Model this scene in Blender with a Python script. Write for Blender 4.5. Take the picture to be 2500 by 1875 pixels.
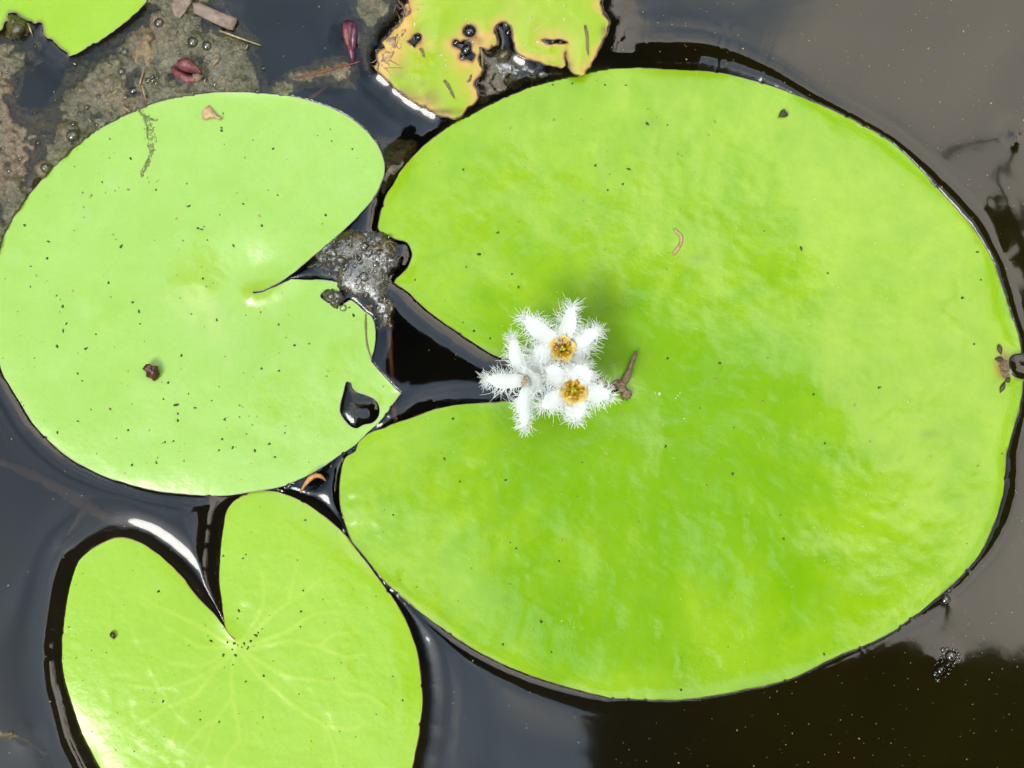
import bpy, math, random
import numpy as np
from mathutils import Vector, Matrix, kdtree
from mathutils.geometry import delaunay_2d_cdt

random.seed(7)
RNG = np.random.default_rng(7)
SC = bpy.context.scene
for o in list(bpy.data.objects):
    bpy.data.objects.remove(o)
COL = SC.collection
S = 1e-4                     # one photograph pixel is a tenth of a millimetre at the water
H = 0.45                     # lens height above the water
MM = 1e-3

# ------------------------------------------------------------------ camera
cd = bpy.data.cameras.new('camera')
cam = bpy.data.objects.new('camera', cd)
COL.objects.link(cam)
cam.location = (0, 0, H)
cd.sensor_width = 36
cd.lens = 36 * H / 0.25
cd.clip_start = 0.01
cd.clip_end = 200
SC.camera = cam

# ------------------------------------------------------------------ world, sun, exposure
SUN_EL, SUN_AZ = math.radians(57), math.radians(226)      # azimuth counted from +X towards +Y
W = bpy.data.worlds.new('World')
SC.world = W
W.use_nodes = True
wt = W.node_tree
for n in list(wt.nodes):
    wt.nodes.remove(n)


class NT:
    """small helper round a node tree"""
    def __init__(self, tree):
        self.t = tree

    def n(self, kind, props=None, **inp):
        nd = self.t.nodes.new(kind)
        for k, v in (props or {}).items():
            setattr(nd, k, v)
        for k, v in inp.items():
            key = k.replace('_', ' ')
            sock = None
            if key.startswith('i') and key[1:].isdigit():
                sock = nd.inputs[int(key[1:])]
            else:
                sock = nd.inputs[key]
            if isinstance(v, bpy.types.NodeSocket):
                self.t.links.new(v, sock)
            elif isinstance(v, bpy.types.Node):
                self.t.links.new(v.outputs[0], sock)
            else:
                if sock.type == 'RGBA' and len(v) == 3:
                    v = (*v, 1)
                sock.default_value = v
        return nd

    def math(self, op, a, b=0.0, clamp=False):
        return self.n('ShaderNodeMath', {'operation': op, 'use_clamp': clamp}, i0=a, i1=b).outputs[0]

    def mix(self, f, a, b, blend='MIX'):
        nd = self.t.nodes.new('ShaderNodeMix')
        nd.data_type = 'RGBA'
        nd.blend_type = blend
        for sock, v in ((nd.inputs['Factor'], f), (nd.inputs[6], a), (nd.inputs[7], b)):
            if isinstance(v, bpy.types.NodeSocket):
                self.t.links.new(v, sock)
            else:
                sock.default_value = (*v, 1) if isinstance(v, tuple) and len(v) == 3 else v
        return nd.outputs[2]

    def ramp(self, f, stops):
        nd = self.t.nodes.new('ShaderNodeValToRGB')
        el = nd.color_ramp.elements
        while len(el) < len(stops):
            el.new(0.5)
        for e, (p, c) in zip(el, stops):
            e.position = p
            e.color = (*c, 1) if len(c) == 3 else c
        self.t.links.new(f, nd.inputs[0])
        return nd.outputs[0]

    def rng(self, v, a, b, c=0.0, d=1.0):
        return self.n('ShaderNodeMapRange', {'interpolation_type': 'SMOOTHSTEP'}, i0=v, i1=a, i2=b, i3=c, i4=d).outputs[0]

    def noise(self, scale, detail=4.0, rough=0.55, vec=None, dist=0.0):
        k = dict(Scale=scale, Detail=detail, Roughness=rough, Distortion=dist)
        if vec is not None:
            k['Vector'] = vec
        return self.n('ShaderNodeTexNoise', None, **k).outputs[0]

    def attr(self, name):
        return self.n('ShaderNodeAttribute', {'attribute_name': name}).outputs['Fac']


w = NT(wt)
sky = w.n('ShaderNodeTexSky', {'sky_type': 'NISHITA', 'sun_disc': False, 'sun_elevation': SUN_EL,
                               'sun_rotation': math.pi / 2 - SUN_AZ, 'air_density': 1.0, 'dust_density': 2.0})
gen = w.n('ShaderNodeTexCoord').outputs['Generated']
sep = w.n('ShaderNodeSeparateXYZ', None, i0=gen)
big = w.noise(1.7, 3, 0.5, gen)
fine = w.noise(11.0, 6, 0.62, gen, 0.8)
cl = w.math('ADD', w.math('MULTIPLY', big, 0.4), w.math('MULTIPLY', fine, 0.6))
cl = w.math('ADD', cl, w.math('MULTIPLY', sep.outputs[0], 0.80))          # the cloud deck is thinner and brighter to the east
cloud = w.ramp(cl, [(0.26, (0.17, 0.27, 0.39)), (0.46, (0.47, 0.62, 0.78)), (0.60, (1.22, 1.14, 1.02)), (0.8, (1.58, 1.44, 1.22))])
cloud = w.mix(1.0, cloud, (17.0, 17.0, 17.0), 'MULTIPLY')
sunv = w.n('ShaderNodeVectorMath', {'operation': 'DOT_PRODUCT'}, i0=gen, i1=(math.cos(SUN_EL) * math.cos(SUN_AZ), math.cos(SUN_EL) * math.sin(SUN_AZ), math.sin(SUN_EL)))
halo = w.math('POWER', w.math('MAXIMUM', sunv.outputs['Value'], 0.0), 60.0)          # bright haze round the veiled sun
cloud = w.mix(halo, cloud, (44.0, 43.0, 41.0), 'ADD')
skyc = w.mix(0.86, sky.outputs[0], cloud)
bg = w.n('ShaderNodeBackground', None, Color=skyc, Strength=0.10)
w.n('ShaderNodeOutputWorld', None, Surface=bg)

sl = bpy.data.lights.new('sun', 'SUN')
sl.energy = 0.65
sl.angle = math.radians(17)
sl.color = (1.0, 0.96, 0.88)
sun = bpy.data.objects.new('sun', sl)
COL.objects.link(sun)
sd = Vector((math.cos(SUN_EL) * math.cos(SUN_AZ), math.cos(SUN_EL) * math.sin(SUN_AZ), math.sin(SUN_EL)))
sun.location = sd * 20
sun.rotation_euler = sd.to_track_quat('Z', 'Y').to_euler()

vs = SC.view_settings
vs.view_transform = 'Standard'
vs.look = 'None'
vs.gamma = 1
vs.use_curve_mapping = False
vs.exposure = 1.87
SC.cycles.max_bounces = 10
SC.cycles.transparent_max_bounces = 16
SC.cycles.caustics_reflective = False
SC.cycles.caustics_refractive = False


# ------------------------------------------------------------------ general helpers
def tag(o, label=None, cat=None, group=None, kind=None):
    for k, v in (('label', label), ('category', cat), ('group', group), ('kind', kind)):
        if v:
            o[k] = v
    return o


def link(name, me, parent=None):
    o = bpy.data.objects.new(name, me)
    COL.objects.link(o)
    if parent is not None:
        o.parent = parent
        o.matrix_parent_inverse = Matrix.Translation(-Vector(parent.location))
    return o


def empty(name, loc):
    o = bpy.data.objects.new(name, None)
    o.empty_display_size = 0.005
    o.location = loc
    COL.objects.link(o)
    return o


def build(name, verts, faces, mat, parent=None, smooth=True, attrs=None):
    """one mesh object from world coordinates; a top-level one gets its origin at its own base"""
    v = np.asarray(verts, dtype=float).reshape(-1, 3)
    off = np.zeros(3)
    if parent is None and name not in SETTING:
        off = np.array([v[:, 0].mean(), v[:, 1].mean(), v[:, 2].min()])
    me = bpy.data.meshes.new(name)
    me.from_pydata((v - off).tolist(), [], [tuple(int(i) for i in f) for f in faces])
    if smooth:
        me.polygons.foreach_set('use_smooth', [True] * len(me.polygons))
    for k, a in (attrs or {}).items():
        at = me.attributes.new(k, 'FLOAT', 'POINT')
        at.data.foreach_set('value', np.asarray(a, dtype=np.float32))
    me.materials.append(mat)
    me.update()
    o = link(name, me, parent)
    if parent is None and name not in SETTING:
        o.location = off
    return o


SETTING = {'water', 'pond_bed', 'pond_bank'}


def hash2(ix, iy, seed):
    h = (ix.astype(np.int64) * 374761393 + iy.astype(np.int64) * 668265263 + seed * 982451653) & 0xffffffff
    h = ((h ^ (h >> 13)) * 1274126177) & 0xffffffff
    return ((h ^ (h >> 16)) & 0xffff) / 65535.0


def vnoise(x, y, scale, seed=0):
    x = np.asarray(x, float) / scale
    y = np.asarray(y, float) / scale
    ix, iy = np.floor(x).astype(np.int64), np.floor(y).astype(np.int64)
    fx, fy = x - ix, y - iy
    fx = fx * fx * fx * (fx * (fx * 6 - 15) + 10)
    fy = fy * fy * fy * (fy * (fy * 6 - 15) + 10)
    a, b = hash2(ix, iy, seed), hash2(ix + 1, iy, seed)
    c, d = hash2(ix, iy + 1, seed), hash2(ix + 1, iy + 1, seed)
    return (a * (1 - fx) + b * fx) * (1 - fy) + (c * (1 - fx) + d * fx) * fy - 0.5


def fbm(x, y, scale, octv=4, seed=0, gain=0.5):
    r, amp = 0, 1.0
    for k in range(octv):
        r = r + amp * vnoise(x + 17.3 * k, y - 9.1 * k, scale / 2 ** k, seed + k)
        amp *= gain
    return r


def sstep(a, b, x):
    t = np.clip((np.asarray(x, float) - a) / (b - a), 0, 1)
    return t * t * (3 - 2 * t)


def P(px, py, z=0.0):
    """photograph pixel at height z (metres) -> world point"""
    k = (H - z) / H
    return Vector(((px - 1250) * S * k, (937.5 - py) * S * k, z))


def PA(px, py, z):
    px, py, z = (np.asarray(a, float) for a in (px, py, z))
    k = (H - z) / H
    return np.stack([(px - 1250) * S * k, (937.5 - py) * S * k, np.broadcast_to(z, px.shape)], axis=-1)


def spline(pts, closed=True, step=4.0, corners=()):
    """Catmull-Rom through pts, resampled; corners (indices) stay sharp"""
    n = len(pts)
    p = np.asarray(pts, float)
    out = []
    segs = n if closed else n - 1
    for i in range(segs):
        p1, p2 = p[i], p[(i + 1) % n]
        p0 = p[(i - 1) % n] if (closed or i > 0) else p1
        p3 = p[(i + 2) % n] if (closed or i + 2 < n) else p2
        if i in corners:
            p0 = p1
        if (i + 1) % n in corners:
            p3 = p2
        L = np.linalg.norm(p2 - p1)
        m = max(1, int(round(L / step)))
        a1 = (p2 - p0) * 0.5
        a2 = (p3 - p1) * 0.5
        # keep tangents no longer than the segment
        for a in (a1, a2):
            la = np.linalg.norm(a)
            if la > L:
                a *= L / la
        for k in range(m):
            t = k / m
            h = (2 * t**3 - 3 * t**2 + 1) * p1 + (t**3 - 2 * t**2 + t) * a1 + (-2 * t**3 + 3 * t**2) * p2 + (t**3 - t**2) * a2
            out.append(h)
    if not closed:
        out.append(p[-1])
    return np.array(out)


def inside_rows(xs, ys, loops):
    """mask [len(ys), len(xs)] of the even-odd rule for closed loops"""
    M = np.zeros((len(ys), len(xs)), bool)
    ed = []
    for l in loops:
        a, b = l, np.roll(l, -1, axis=0)
        ed.append(np.concatenate([a, b], axis=1))
    ed = np.concatenate(ed)
    for r, y in enumerate(ys):
        y = y + 1e-4
        k = (ed[:, 1] <= y) != (ed[:, 3] <= y)
        if not k.any():
            continue
        e = ed[k]
        x = np.sort(e[:, 0] + (y - e[:, 1]) * (e[:, 2] - e[:, 0]) / (e[:, 3] - e[:, 1]))
        M[r] = np.searchsorted(x, xs) % 2 == 1
    return M


def inside_pts(X, Y, loops):
    c = np.zeros(len(X), bool)
    for l in loops:
        for (x0, y0), (x1, y1) in zip(l, np.roll(l, -1, axis=0)):
            if y0 == y1:
                continue
            k = (Y >= min(y0, y1)) & (Y < max(y0, y1))
            if k.any():
                xi = x0 + (Y[k] - y0) * (x1 - x0) / (y1 - y0)
                c[k] ^= X[k] < xi
    return c


class Dist:
    def __init__(self, loops):
        self.p = np.concatenate(loops)
        self.k = kdtree.KDTree(len(self.p))
        for i, (a, b) in enumerate(self.p):
            self.k.insert((a, b, 0), i)
        self.k.balance()

    def __call__(self, X, Y):
        f = self.k.find
        r = [f((a, b, 0))[1:] for a, b in zip(X.tolist(), Y.tolist())]
        return np.array([q[1] for q in r]), np.array([q[0] for q in r], int)


def tube(path, radii, sides=6, cap=True):
    """verts, faces of a tube along world points"""
    path = [Vector(p) for p in path]
    vs_, fs = [], []
    n = len(path)
    for i, p in enumerate(path):
        d = (path[min(i + 1, n - 1)] - path[max(i - 1, 0)])
        d = d.normalized() if d.length > 0 else Vector((1, 0, 0))
        up = Vector((0, 0, 1)) if abs(d.z) < 0.9 else Vector((1, 0, 0))
        s = d.cross(up).normalized()
        u = s.cross(d)
        r = radii[i] if hasattr(radii, '__len__') else radii
        for k in range(sides):
            a = 2 * math.pi * k / sides
            vs_.append(p + (s * math.cos(a) + u * math.sin(a)) * r)
    for i in range(n - 1):
        for k in range(sides):
            k2 = (k + 1) % sides
            fs.append((i * sides + k, i * sides + k2, (i + 1) * sides + k2, (i + 1) * sides + k))
    if cap:
        fs.append(tuple(range(sides - 1, -1, -1)))
        fs.append(tuple((n - 1) * sides + k for k in range(sides)))
    return vs_, fs


class MB:
    """collects shapes that make ONE mesh"""
    def __init__(self):
        self.v, self.f = [], []

    def add(self, vf):
        o = len(self.v)
        self.v += [tuple(a) for a in vf[0]]
        self.f += [tuple(i + o for i in f) for f in vf[1]]
        return self


def blob(c, rx, ry, rz, rot=0.0, seed=0, rough=0.15, seg=10, rings=6, half=False):
    """a lumpy ellipsoid, verts and faces"""
    rd = random.Random(seed)
    ph = [rd.uniform(0, 6.28) for _ in range(6)]
    v, f = [], []
    for j in range(rings + 1):
        th = math.pi * j / rings
        if half:
            th *= 0.55
        for i in range(seg):
            a = 2 * math.pi * i / seg
            x, y, z = math.sin(th) * math.cos(a), math.sin(th) * math.sin(a), math.cos(th)
            k = 1 + rough * (math.sin(3 * x + ph[0]) * math.sin(4 * y + ph[1]) + 0.6 * math.sin(7 * x + ph[2] + 5 * z) * math.sin(6 * y + ph[3]))
            X, Y, Z = x * rx * k, y * ry * k, z * rz * k
            v.append((c[0] + X * math.cos(rot) - Y * math.sin(rot), c[1] + X * math.sin(rot) + Y * math.cos(rot), c[2] + Z))
    for j in range(rings):
        for i in range(seg):
            i2 = (i + 1) % seg
            f.append((j * seg + i, (j + 1) * seg + i, (j + 1) * seg + i2, j * seg + i2))
    return v, f


# ------------------------------------------------------------------ materials
def new_mat(name):
    m = bpy.data.materials.new(name)
    m.use_nodes = True
    t = m.node_tree
    for n in list(t.nodes):
        t.nodes.remove(n)
    return m, NT(t)


def finish(nt, shader):
    nt.n('ShaderNodeOutputMaterial', None, Surface=shader)


def pmat(name, a, b=None, rough=0.6, scale=3000, bump=0.0, spec=0.5, bscale=None, sss=0.0, coat=0.0, detail=5):
    m, t = new_mat(name)
    pos = t.n('ShaderNodeNewGeometry').outputs['Position']
    if b is None:
        b = tuple(c * 0.7 for c in a)
    nz = t.noise(scale, detail, 0.6, pos)
    col = t.mix(t.rng(nz, 0.32, 0.68), a, b)
    k = dict(Base_Color=col, Roughness=rough, Specular_IOR_Level=spec, Coat_Weight=coat, Coat_Roughness=0.08)
    if bump:
        k['Normal'] = t.n('ShaderNodeBump', None, Strength=bump, Distance=0.0004,
                          Height=t.noise(bscale or scale * 1.5, 5, 0.6, pos)).outputs[0]
    if sss:
        k['Subsurface_Weight'] = sss
        k['Subsurface_Radius'] = (0.002, 0.002, 0.001)
        k['Subsurface_Scale'] = 0.5
    bs = t.n('ShaderNodeBsdfPrincipled', None, **k)
    finish(t, bs)
    return m


def leaf_mat(name, base, deep, vein, rimc, rotc=(0.42, 0.22, 0.08), rough=0.15, spec=0.25, mott=0.5, spots=0.0):
    m, t = new_mat(name)
    pos = t.n('ShaderNodeNewGeometry').outputs['Position']
    n1 = t.noise(38, 5, 0.62, pos, 0.6)
    n2 = t.noise(170, 5, 0.6, pos)
    n3 = t.noise(1500, 4, 0.6, pos)
    f = t.math('ADD', t.math('MULTIPLY', n1, 0.6), t.math('MULTIPLY', n2, 0.4))
    col = t.mix(t.rng(f, 0.5 - 0.22 / max(mott, .01) * .5, 0.5 + 0.22 / max(mott, .01) * .5), base, deep)
    col = t.mix(t.math('MULTIPLY', t.rng(n3, 0.35, 0.8), 0.25), col, tuple(c * 0.72 for c in base))
    if spots:                                     # pale dried drop marks
        vo = t.n('ShaderNodeTexVoronoi', {'feature': 'F1'}, Vector=pos, Scale=125.0, Randomness=1.0)
        ring = t.math('MULTIPLY', t.rng(vo.outputs['Distance'], 0.30, 0.34, 1, 0), t.rng(t.n('ShaderNodeSeparateColor', None, i0=vo.outputs['Color']).outputs[0], 0.74, 0.78))
        col = t.mix(t.math('MULTIPLY', ring, spots), col, (0.26, 0.38, 0.13))
    dull_paint = t.math('MULTIPLY', t.attr('deep'), t.math('ADD', 0.35, t.math('MULTIPLY', n1, 1.1)), True)  # dark reflection painted into the leaf colour where 'deep' is set
    col = t.mix(dull_paint, col, tuple(c * q for c, q in zip(deep, (0.82, 0.90, 0.0))))
    col = t.mix(t.math('MULTIPLY', t.attr('vein'), 0.85, True), col, vein)
    rot = t.attr('rot')
    rn = t.math('MULTIPLY', rot, t.math('ADD', 0.55, t.math('MULTIPLY', t.noise(900, 5, 0.65, pos), 0.9)), True)
    col = t.mix(rn, col, rotc)
    st = t.math('MULTIPLY', t.attr('stain'), t.math('ADD', 0.3, t.noise(700, 5, 0.65, pos)), True)
    col = t.mix(st, col, rimc)
    wet = t.attr('wet')
    ro = t.math('ADD', rough, t.math('MULTIPLY', t.math('SUBTRACT', n2, 0.5), 0.16))
    ro = t.math('SUBTRACT', ro, t.math('MULTIPLY', wet, 0.11))
    hgt = t.math('ADD', t.math('MULTIPLY', t.noise(420, 4, 0.55, pos), 1.0), t.math('MULTIPLY', t.noise(2600, 3, 0.6, pos), 0.25))
    bmp = t.n('ShaderNodeBump', None, Strength=0.15, Distance=0.0005, Height=hgt)
    bs = t.n('ShaderNodeBsdfPrincipled', None, Base_Color=col, Roughness=ro, Specular_IOR_Level=spec, Normal=bmp.outputs[0],
             Subsurface_Weight=0.0)
    finish(t, bs)
    return m


M = {}
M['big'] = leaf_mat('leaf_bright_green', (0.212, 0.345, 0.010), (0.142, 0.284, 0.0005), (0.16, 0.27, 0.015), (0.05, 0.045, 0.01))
M['left'] = leaf_mat('leaf_pale_green', (0.236, 0.385, 0.058), (0.204, 0.356, 0.034), (0.24, 0.32, 0.03), (0.10, 0.09, 0.03), spots=0.16, spec=0.42)
M['heart'] = leaf_mat('leaf_lime_green', (0.226, 0.372, 0.022), (0.192, 0.342, 0.008), (0.32, 0.42, 0.045), (0.10, 0.05, 0.015), mott=0.4)
M['yellow'] = leaf_mat('leaf_yellowing', (0.236, 0.330, 0.006), (0.196, 0.312, 0.002), (0.25, 0.29, 0.02), (0.10, 0.05, 0.015), rotc=(0.42, 0.275, 0.065))
M['rim_pale'] = pmat('leaf_rim_lilac', (0.22, 0.23, 0.17), (0.15, 0.13, 0.12), 0.35, 900)
M['rim_brown'] = pmat('leaf_rim_brown', (0.05, 0.04, 0.015), (0.16, 0.15, 0.03), 0.4, 500)
M['rim_red'] = pmat('leaf_rim_reddish', (0.20, 0.12, 0.03), (0.08, 0.03, 0.015), 0.4, 400)
M['rim_rust'] = pmat('leaf_rim_rust', (0.22, 0.12, 0.03), (0.07, 0.03, 0.012), 0.35, 500, 0.4)
M['under'] = pmat('leaf_underside', (0.10, 0.12, 0.04), (0.08, 0.05, 0.03), 0.5, 300)


def water_mat():
    m, t = new_mat('pond_water')
    pos = t.n('ShaderNodeNewGeometry').outputs['Position']
    sx = t.n('ShaderNodeSeparateXYZ', None, i0=pos)
    silt = t.noise(14, 5, 0.6, pos, 0.8)
    east = t.rng(sx.outputs[0], -0.02, 0.08)          # the water is siltier on this side of the pads
    murk = t.mix(east, (0.0012, 0.0016, 0.0017), (0.0066, 0.0052, 0.0008))
    murk = t.mix(t.rng(silt, 0.3, 0.75), murk, t.mix(1.0, murk, (1.45, 1.5, 1.7), 'MULTIPLY'))
    dif = t.n('ShaderNodeBsdfDiffuse', None, Color=murk)
    tr = t.n('ShaderNodeBsdfTransparent', None, Color=(0.74, 0.69, 0.52))
    body = t.n('ShaderNodeMixShader', None, Fac=t.math('ADD', 0.30, t.math('MULTIPLY', east, 0.60)), i1=tr.outputs[0], i2=dif.outputs[0])
    rip = t.n('ShaderNodeBump', None, Strength=0.012, Distance=0.0005, Height=t.noise(180, 3, 0.5, pos, 0.4))
    gl = t.n('ShaderNodeBsdfGlossy', None, Roughness=0.04, Color=(1, 1, 1), Normal=rip.outputs[0])
    fr = t.n('ShaderNodeFresnel', None, IOR=1.33, Normal=rip.outputs[0])
    sh = t.n('ShaderNodeMixShader', None, Fac=fr.outputs[0], i1=body.outputs[0], i2=gl.outputs[0])
    finish(t, sh)
    return m


def clear_mat(name, tint=(0.92, 0.93, 0.90), boost=1.0):
    m, t = new_mat(name)
    tr = t.n('ShaderNodeBsdfTransparent', None, Color=tint)
    gl = t.n('ShaderNodeBsdfGlossy', None, Roughness=0.02, Color=(1, 1, 1))
    fr = t.n('ShaderNodeFresnel', None, IOR=1.45)
    sh = t.n('ShaderNodeMixShader', None, Fac=t.math('MULTIPLY', fr.outputs[0], boost, True), i1=tr.outputs[0], i2=gl.outputs[0])
    finish(t, sh)
    return m


def algae_mat(name, a, b, c, rough=0.10, spec=0.6, bump=0.6):
    m, t = new_mat(name)
    pos = t.n('ShaderNodeNewGeometry').outputs['Position']
    n1 = t.noise(120, 7, 0.66, pos, 1.0)
    n2 = t.noise(900, 7, 0.72, pos, 1.2)
    n3 = t.noise(34, 4, 0.55, pos, 0.5)
    n4 = t.noise(260, 5, 0.7, pos, 2.0)
    col = t.mix(t.rng(n1, 0.40, 0.60), a, b)
    col = t.mix(t.math('MULTIPLY', t.rng(n3, 0.48, 0.60), 0.85), col, c)
    col = t.mix(t.math('MULTIPLY', t.rng(n4, 0.52, 0.66), 0.6), col, tuple(q * 0.30 for q in a))
    col = t.mix(t.rng(n2, 0.36, 0.68), t.mix(1.0, col, (0.5, 0.5, 0.5), 'MULTIPLY'), t.mix(1.0, col, (1.6, 1.55, 1.5), 'MULTIPLY'))
    h = t.math('ADD', t.noise(1500, 6, 0.7, pos, 1.0), t.math('MULTIPLY', t.noise(420, 5, 0.65, pos, .6), 1.3))
    bp = t.n('ShaderNodeBump', None, Strength=bump, Distance=0.0005, Height=h)
    ro = t.math('ADD', rough, t.math('MULTIPLY', t.rng(n4, 0.4, 0.6), 0.25))
    bs = t.n('ShaderNodeBsdfPrincipled', None, Base_Color=col, Roughness=ro, Specular_IOR_Level=spec, Normal=bp.outputs[0])
    finish(t, bs)
    return m


M['water'] = water_mat()
M['bubble'] = clear_mat('bubble_film', (0.88, 0.89, 0.86), 1.5)
M['algae'] = algae_mat('algae_grey_green', (0.046, 0.045, 0.012), (0.088, 0.080, 0.038), (0.115, 0.078, 0.040))
M['algae_dark'] = algae_mat('algae_dark_olive', (0.045, 0.044, 0.016), (0.085, 0.078, 0.032), (0.060, 0.046, 0.022))
M['slime'] = algae_mat('slime_grey', (0.050, 0.050, 0.047), (0.085, 0.085, 0.082), (0.050, 0.046, 0.026), rough=0.06, spec=1.0, bump=0.26)
M['slime_green'] = algae_mat('slime_olive', (0.030, 0.026, 0.008), (0.075, 0.060, 0.022), (0.018, 0.013, 0.006), rough=0.08, spec=0.9, bump=0.42)
M['bed'] = pmat('pond_mud', (0.016, 0.012, 0.006), (0.008, 0.006, 0.003), 0.9, 40)
M['black'] = pmat('dark_dirt', (0.018, 0.020, 0.008), (0.045, 0.032, 0.012), 0.6, 2500)
M['tan_speck'] = pmat('tan_grit', (0.36, 0.27, 0.10), (0.22, 0.15, 0.06), 0.6, 2500)
M['pale_speck'] = pmat('pale_grit', (0.55, 0.56, 0.40), (0.40, 0.40, 0.26), 0.4, 2500)
M['brown'] = pmat('dead_leaf_brown', (0.11, 0.07, 0.035), (0.20, 0.145, 0.08), 0.65, 1500, 0.6)
M['darkred'] = pmat('dark_red_bract', (0.075, 0.014, 0.012), (0.03, 0.010, 0.010), 0.35, 700, 0.5)
M['tan'] = pmat('dry_tan', (0.42, 0.29, 0.14), (0.30, 0.17, 0.07), 0.55, 1200, 0.4)
M['husk'] = pmat('orange_husk', (0.50, 0.24, 0.09), (0.36, 0.15, 0.05), 0.45, 700, 0.3)
M['magenta'] = pmat('pink_petal', (0.19, 0.050, 0.055), (0.06, 0.020, 0.018), 0.35, 700, 0.8)
M['purple'] = pmat('purple_bud', (0.105, 0.028, 0.058), (0.05, 0.012, 0.028), 0.28, 500, 0.5)
M['wood'] = pmat('weathered_chip', (0.21, 0.155, 0.115), (0.12, 0.085, 0.06), 0.6, 420, 0.6)
M['straw'] = pmat('pale_straw', (0.34, 0.24, 0.11), (0.20, 0.12, 0.05), 0.5, 900)
M['stem_red'] = pmat('submerged_stem', (0.15, 0.040, 0.012), (0.08, 0.022, 0.008), 0.6, 400)
M['stem_brown'] = pmat('sunken_twig', (0.085, 0.052, 0.038), (0.05, 0.032, 0.022), 0.9, 200)
m_, t_n = new_mat('white_petal')
pos_ = t_n.n('ShaderNodeNewGeometry').outputs['Position']
pc_ = t_n.mix(t_n.noise(500, 4, .6, pos_), (0.60, 0.62, 0.60), (0.55, 0.58, 0.56))
pc_ = t_n.mix(t_n.attr('base_tint'), pc_, (0.56, 0.42, 0.04))
pb_ = t_n.n('ShaderNodeBsdfPrincipled', None, Base_Color=pc_, Roughness=0.6, Specular_IOR_Level=0.2)
pt_ = t_n.n('ShaderNodeBsdfTranslucent', None, Color=pc_)
finish(t_n, t_n.n('ShaderNodeMixShader', None, Fac=0.22, i1=pb_.outputs[0], i2=pt_.outputs[0]))
M['petal'] = m_
M['fringe'] = pmat('white_fringe', (0.74, 0.76, 0.73), (0.68, 0.71, 0.67), 0.5, 600)
M['throat'] = pmat('yellow_throat', (0.55, 0.33, 0.004), (0.58, 0.42, 0.02), 0.5, 900)
M['anther'] = pmat('amber_anther', (0.42, 0.20, 0.006), (0.26, 0.10, 0.005), 0.5, 1500, 0.4)
M['pistil'] = pmat('green_pistil', (0.34, 0.34, 0.02), (0.22, 0.25, 0.01), 0.4, 1500)
M['peduncle'] = pmat('flower_stalk', (0.16, 0.20, 0.05), (0.12, 0.10, 0.04), 0.5, 500)
M['fibre'] = pmat('rotten_fibre', (0.24, 0.17, 0.10), (0.12, 0.06, 0.04), 0.5, 700, 0.4)
M['trail'] = pmat('dried_scum', (0.10, 0.13, 0.035), (0.20, 0.24, 0.08), 0.5, 900, 0.5)
M['tree_leaf'] = pmat('tree_foliage', (0.030, 0.055, 0.014), (0.016, 0.032, 0.009), 0.6, 6)
M['bark'] = pmat('tree_bark', (0.10, 0.075, 0.05), (0.06, 0.045, 0.03), 0.9, 30, 0.6)
M['bank'] = pmat('bank_earth', (0.06, 0.07, 0.025), (0.04, 0.032, 0.018), 0.95, 8)

# ------------------------------------------------------------------ outlines of the pads (photograph pixels)
def h1(l):      # zoom offset helpers used when the outlines were measured
    return [(x / 2, y / 2 + 200) for x, y in l]


def h2(l):
    return [(x / 2, y / 2 + 900) for x, y in l]


left_o = h1([(1232, 1023), (1290, 1016), (1340, 993), (1400, 955), (1480, 893), (1560, 825), (1620, 775), (1700, 700), (1760, 640), (1815, 580),
             (1850, 520), (1872, 460), (1875, 410), (1868, 370), (1845, 315), (1810, 265), (1770, 225), (1700, 170), (1610, 125), (1530, 98),
             (1460, 80), (1350, 62), (1200, 52), (1060, 50), (960, 62), (860, 80), (770, 100), (670, 140), (560, 190), (450, 255), (350, 335),
             (250, 430), (150, 545), (90, 625), (45, 700), (15, 765), (-4, 830), (-22, 930), (-30, 1040), (-26, 1180), (-10, 1300)]) + \
    h2([(10, 10), (45, 75), (95, 160), (150, 250), (215, 325), (300, 405), (390, 465), (500, 520), (620, 560), (740, 590), (860, 608), (980, 618),
        (1100, 619), (1200, 606), (1290, 592), (1390, 570), (1480, 532), (1560, 488), (1640, 435), (1700, 395), (1760, 345), (1830, 280), (1880, 225),
        (1920, 170), (1958, 118), (1930, 95), (1890, 55), (1850, 10)]) + \
    h1([(1815, 1360), (1825, 1310), (1833, 1250), (1830, 1190), (1815, 1150), (1790, 1132), (1740, 1085), (1712, 1066), (1690, 1078), (1655, 1095),
        (1600, 1080), (1563, 1047), (1590, 1018), (1630, 1026), (1662, 1040), (1652, 1005), (1640, 976), (1540, 967), (1420, 964), (1345, 1001),
        (1290, 1024), (1236, 1033)])
NL = len(left_o)
left_c = (0, NL - 1, 65, 68, 79, 86, 87) 
left_hole = h2([(1690, 65), (1715, 70), (1722, 95), (1745, 115), (1790, 130), (1830, 150), (1852, 185), (1850, 230), (1820, 265), (1775, 275),
                (1745, 292), (1715, 285), (1685, 255), (1660, 215), (1662, 170), (1675, 120)])

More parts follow.
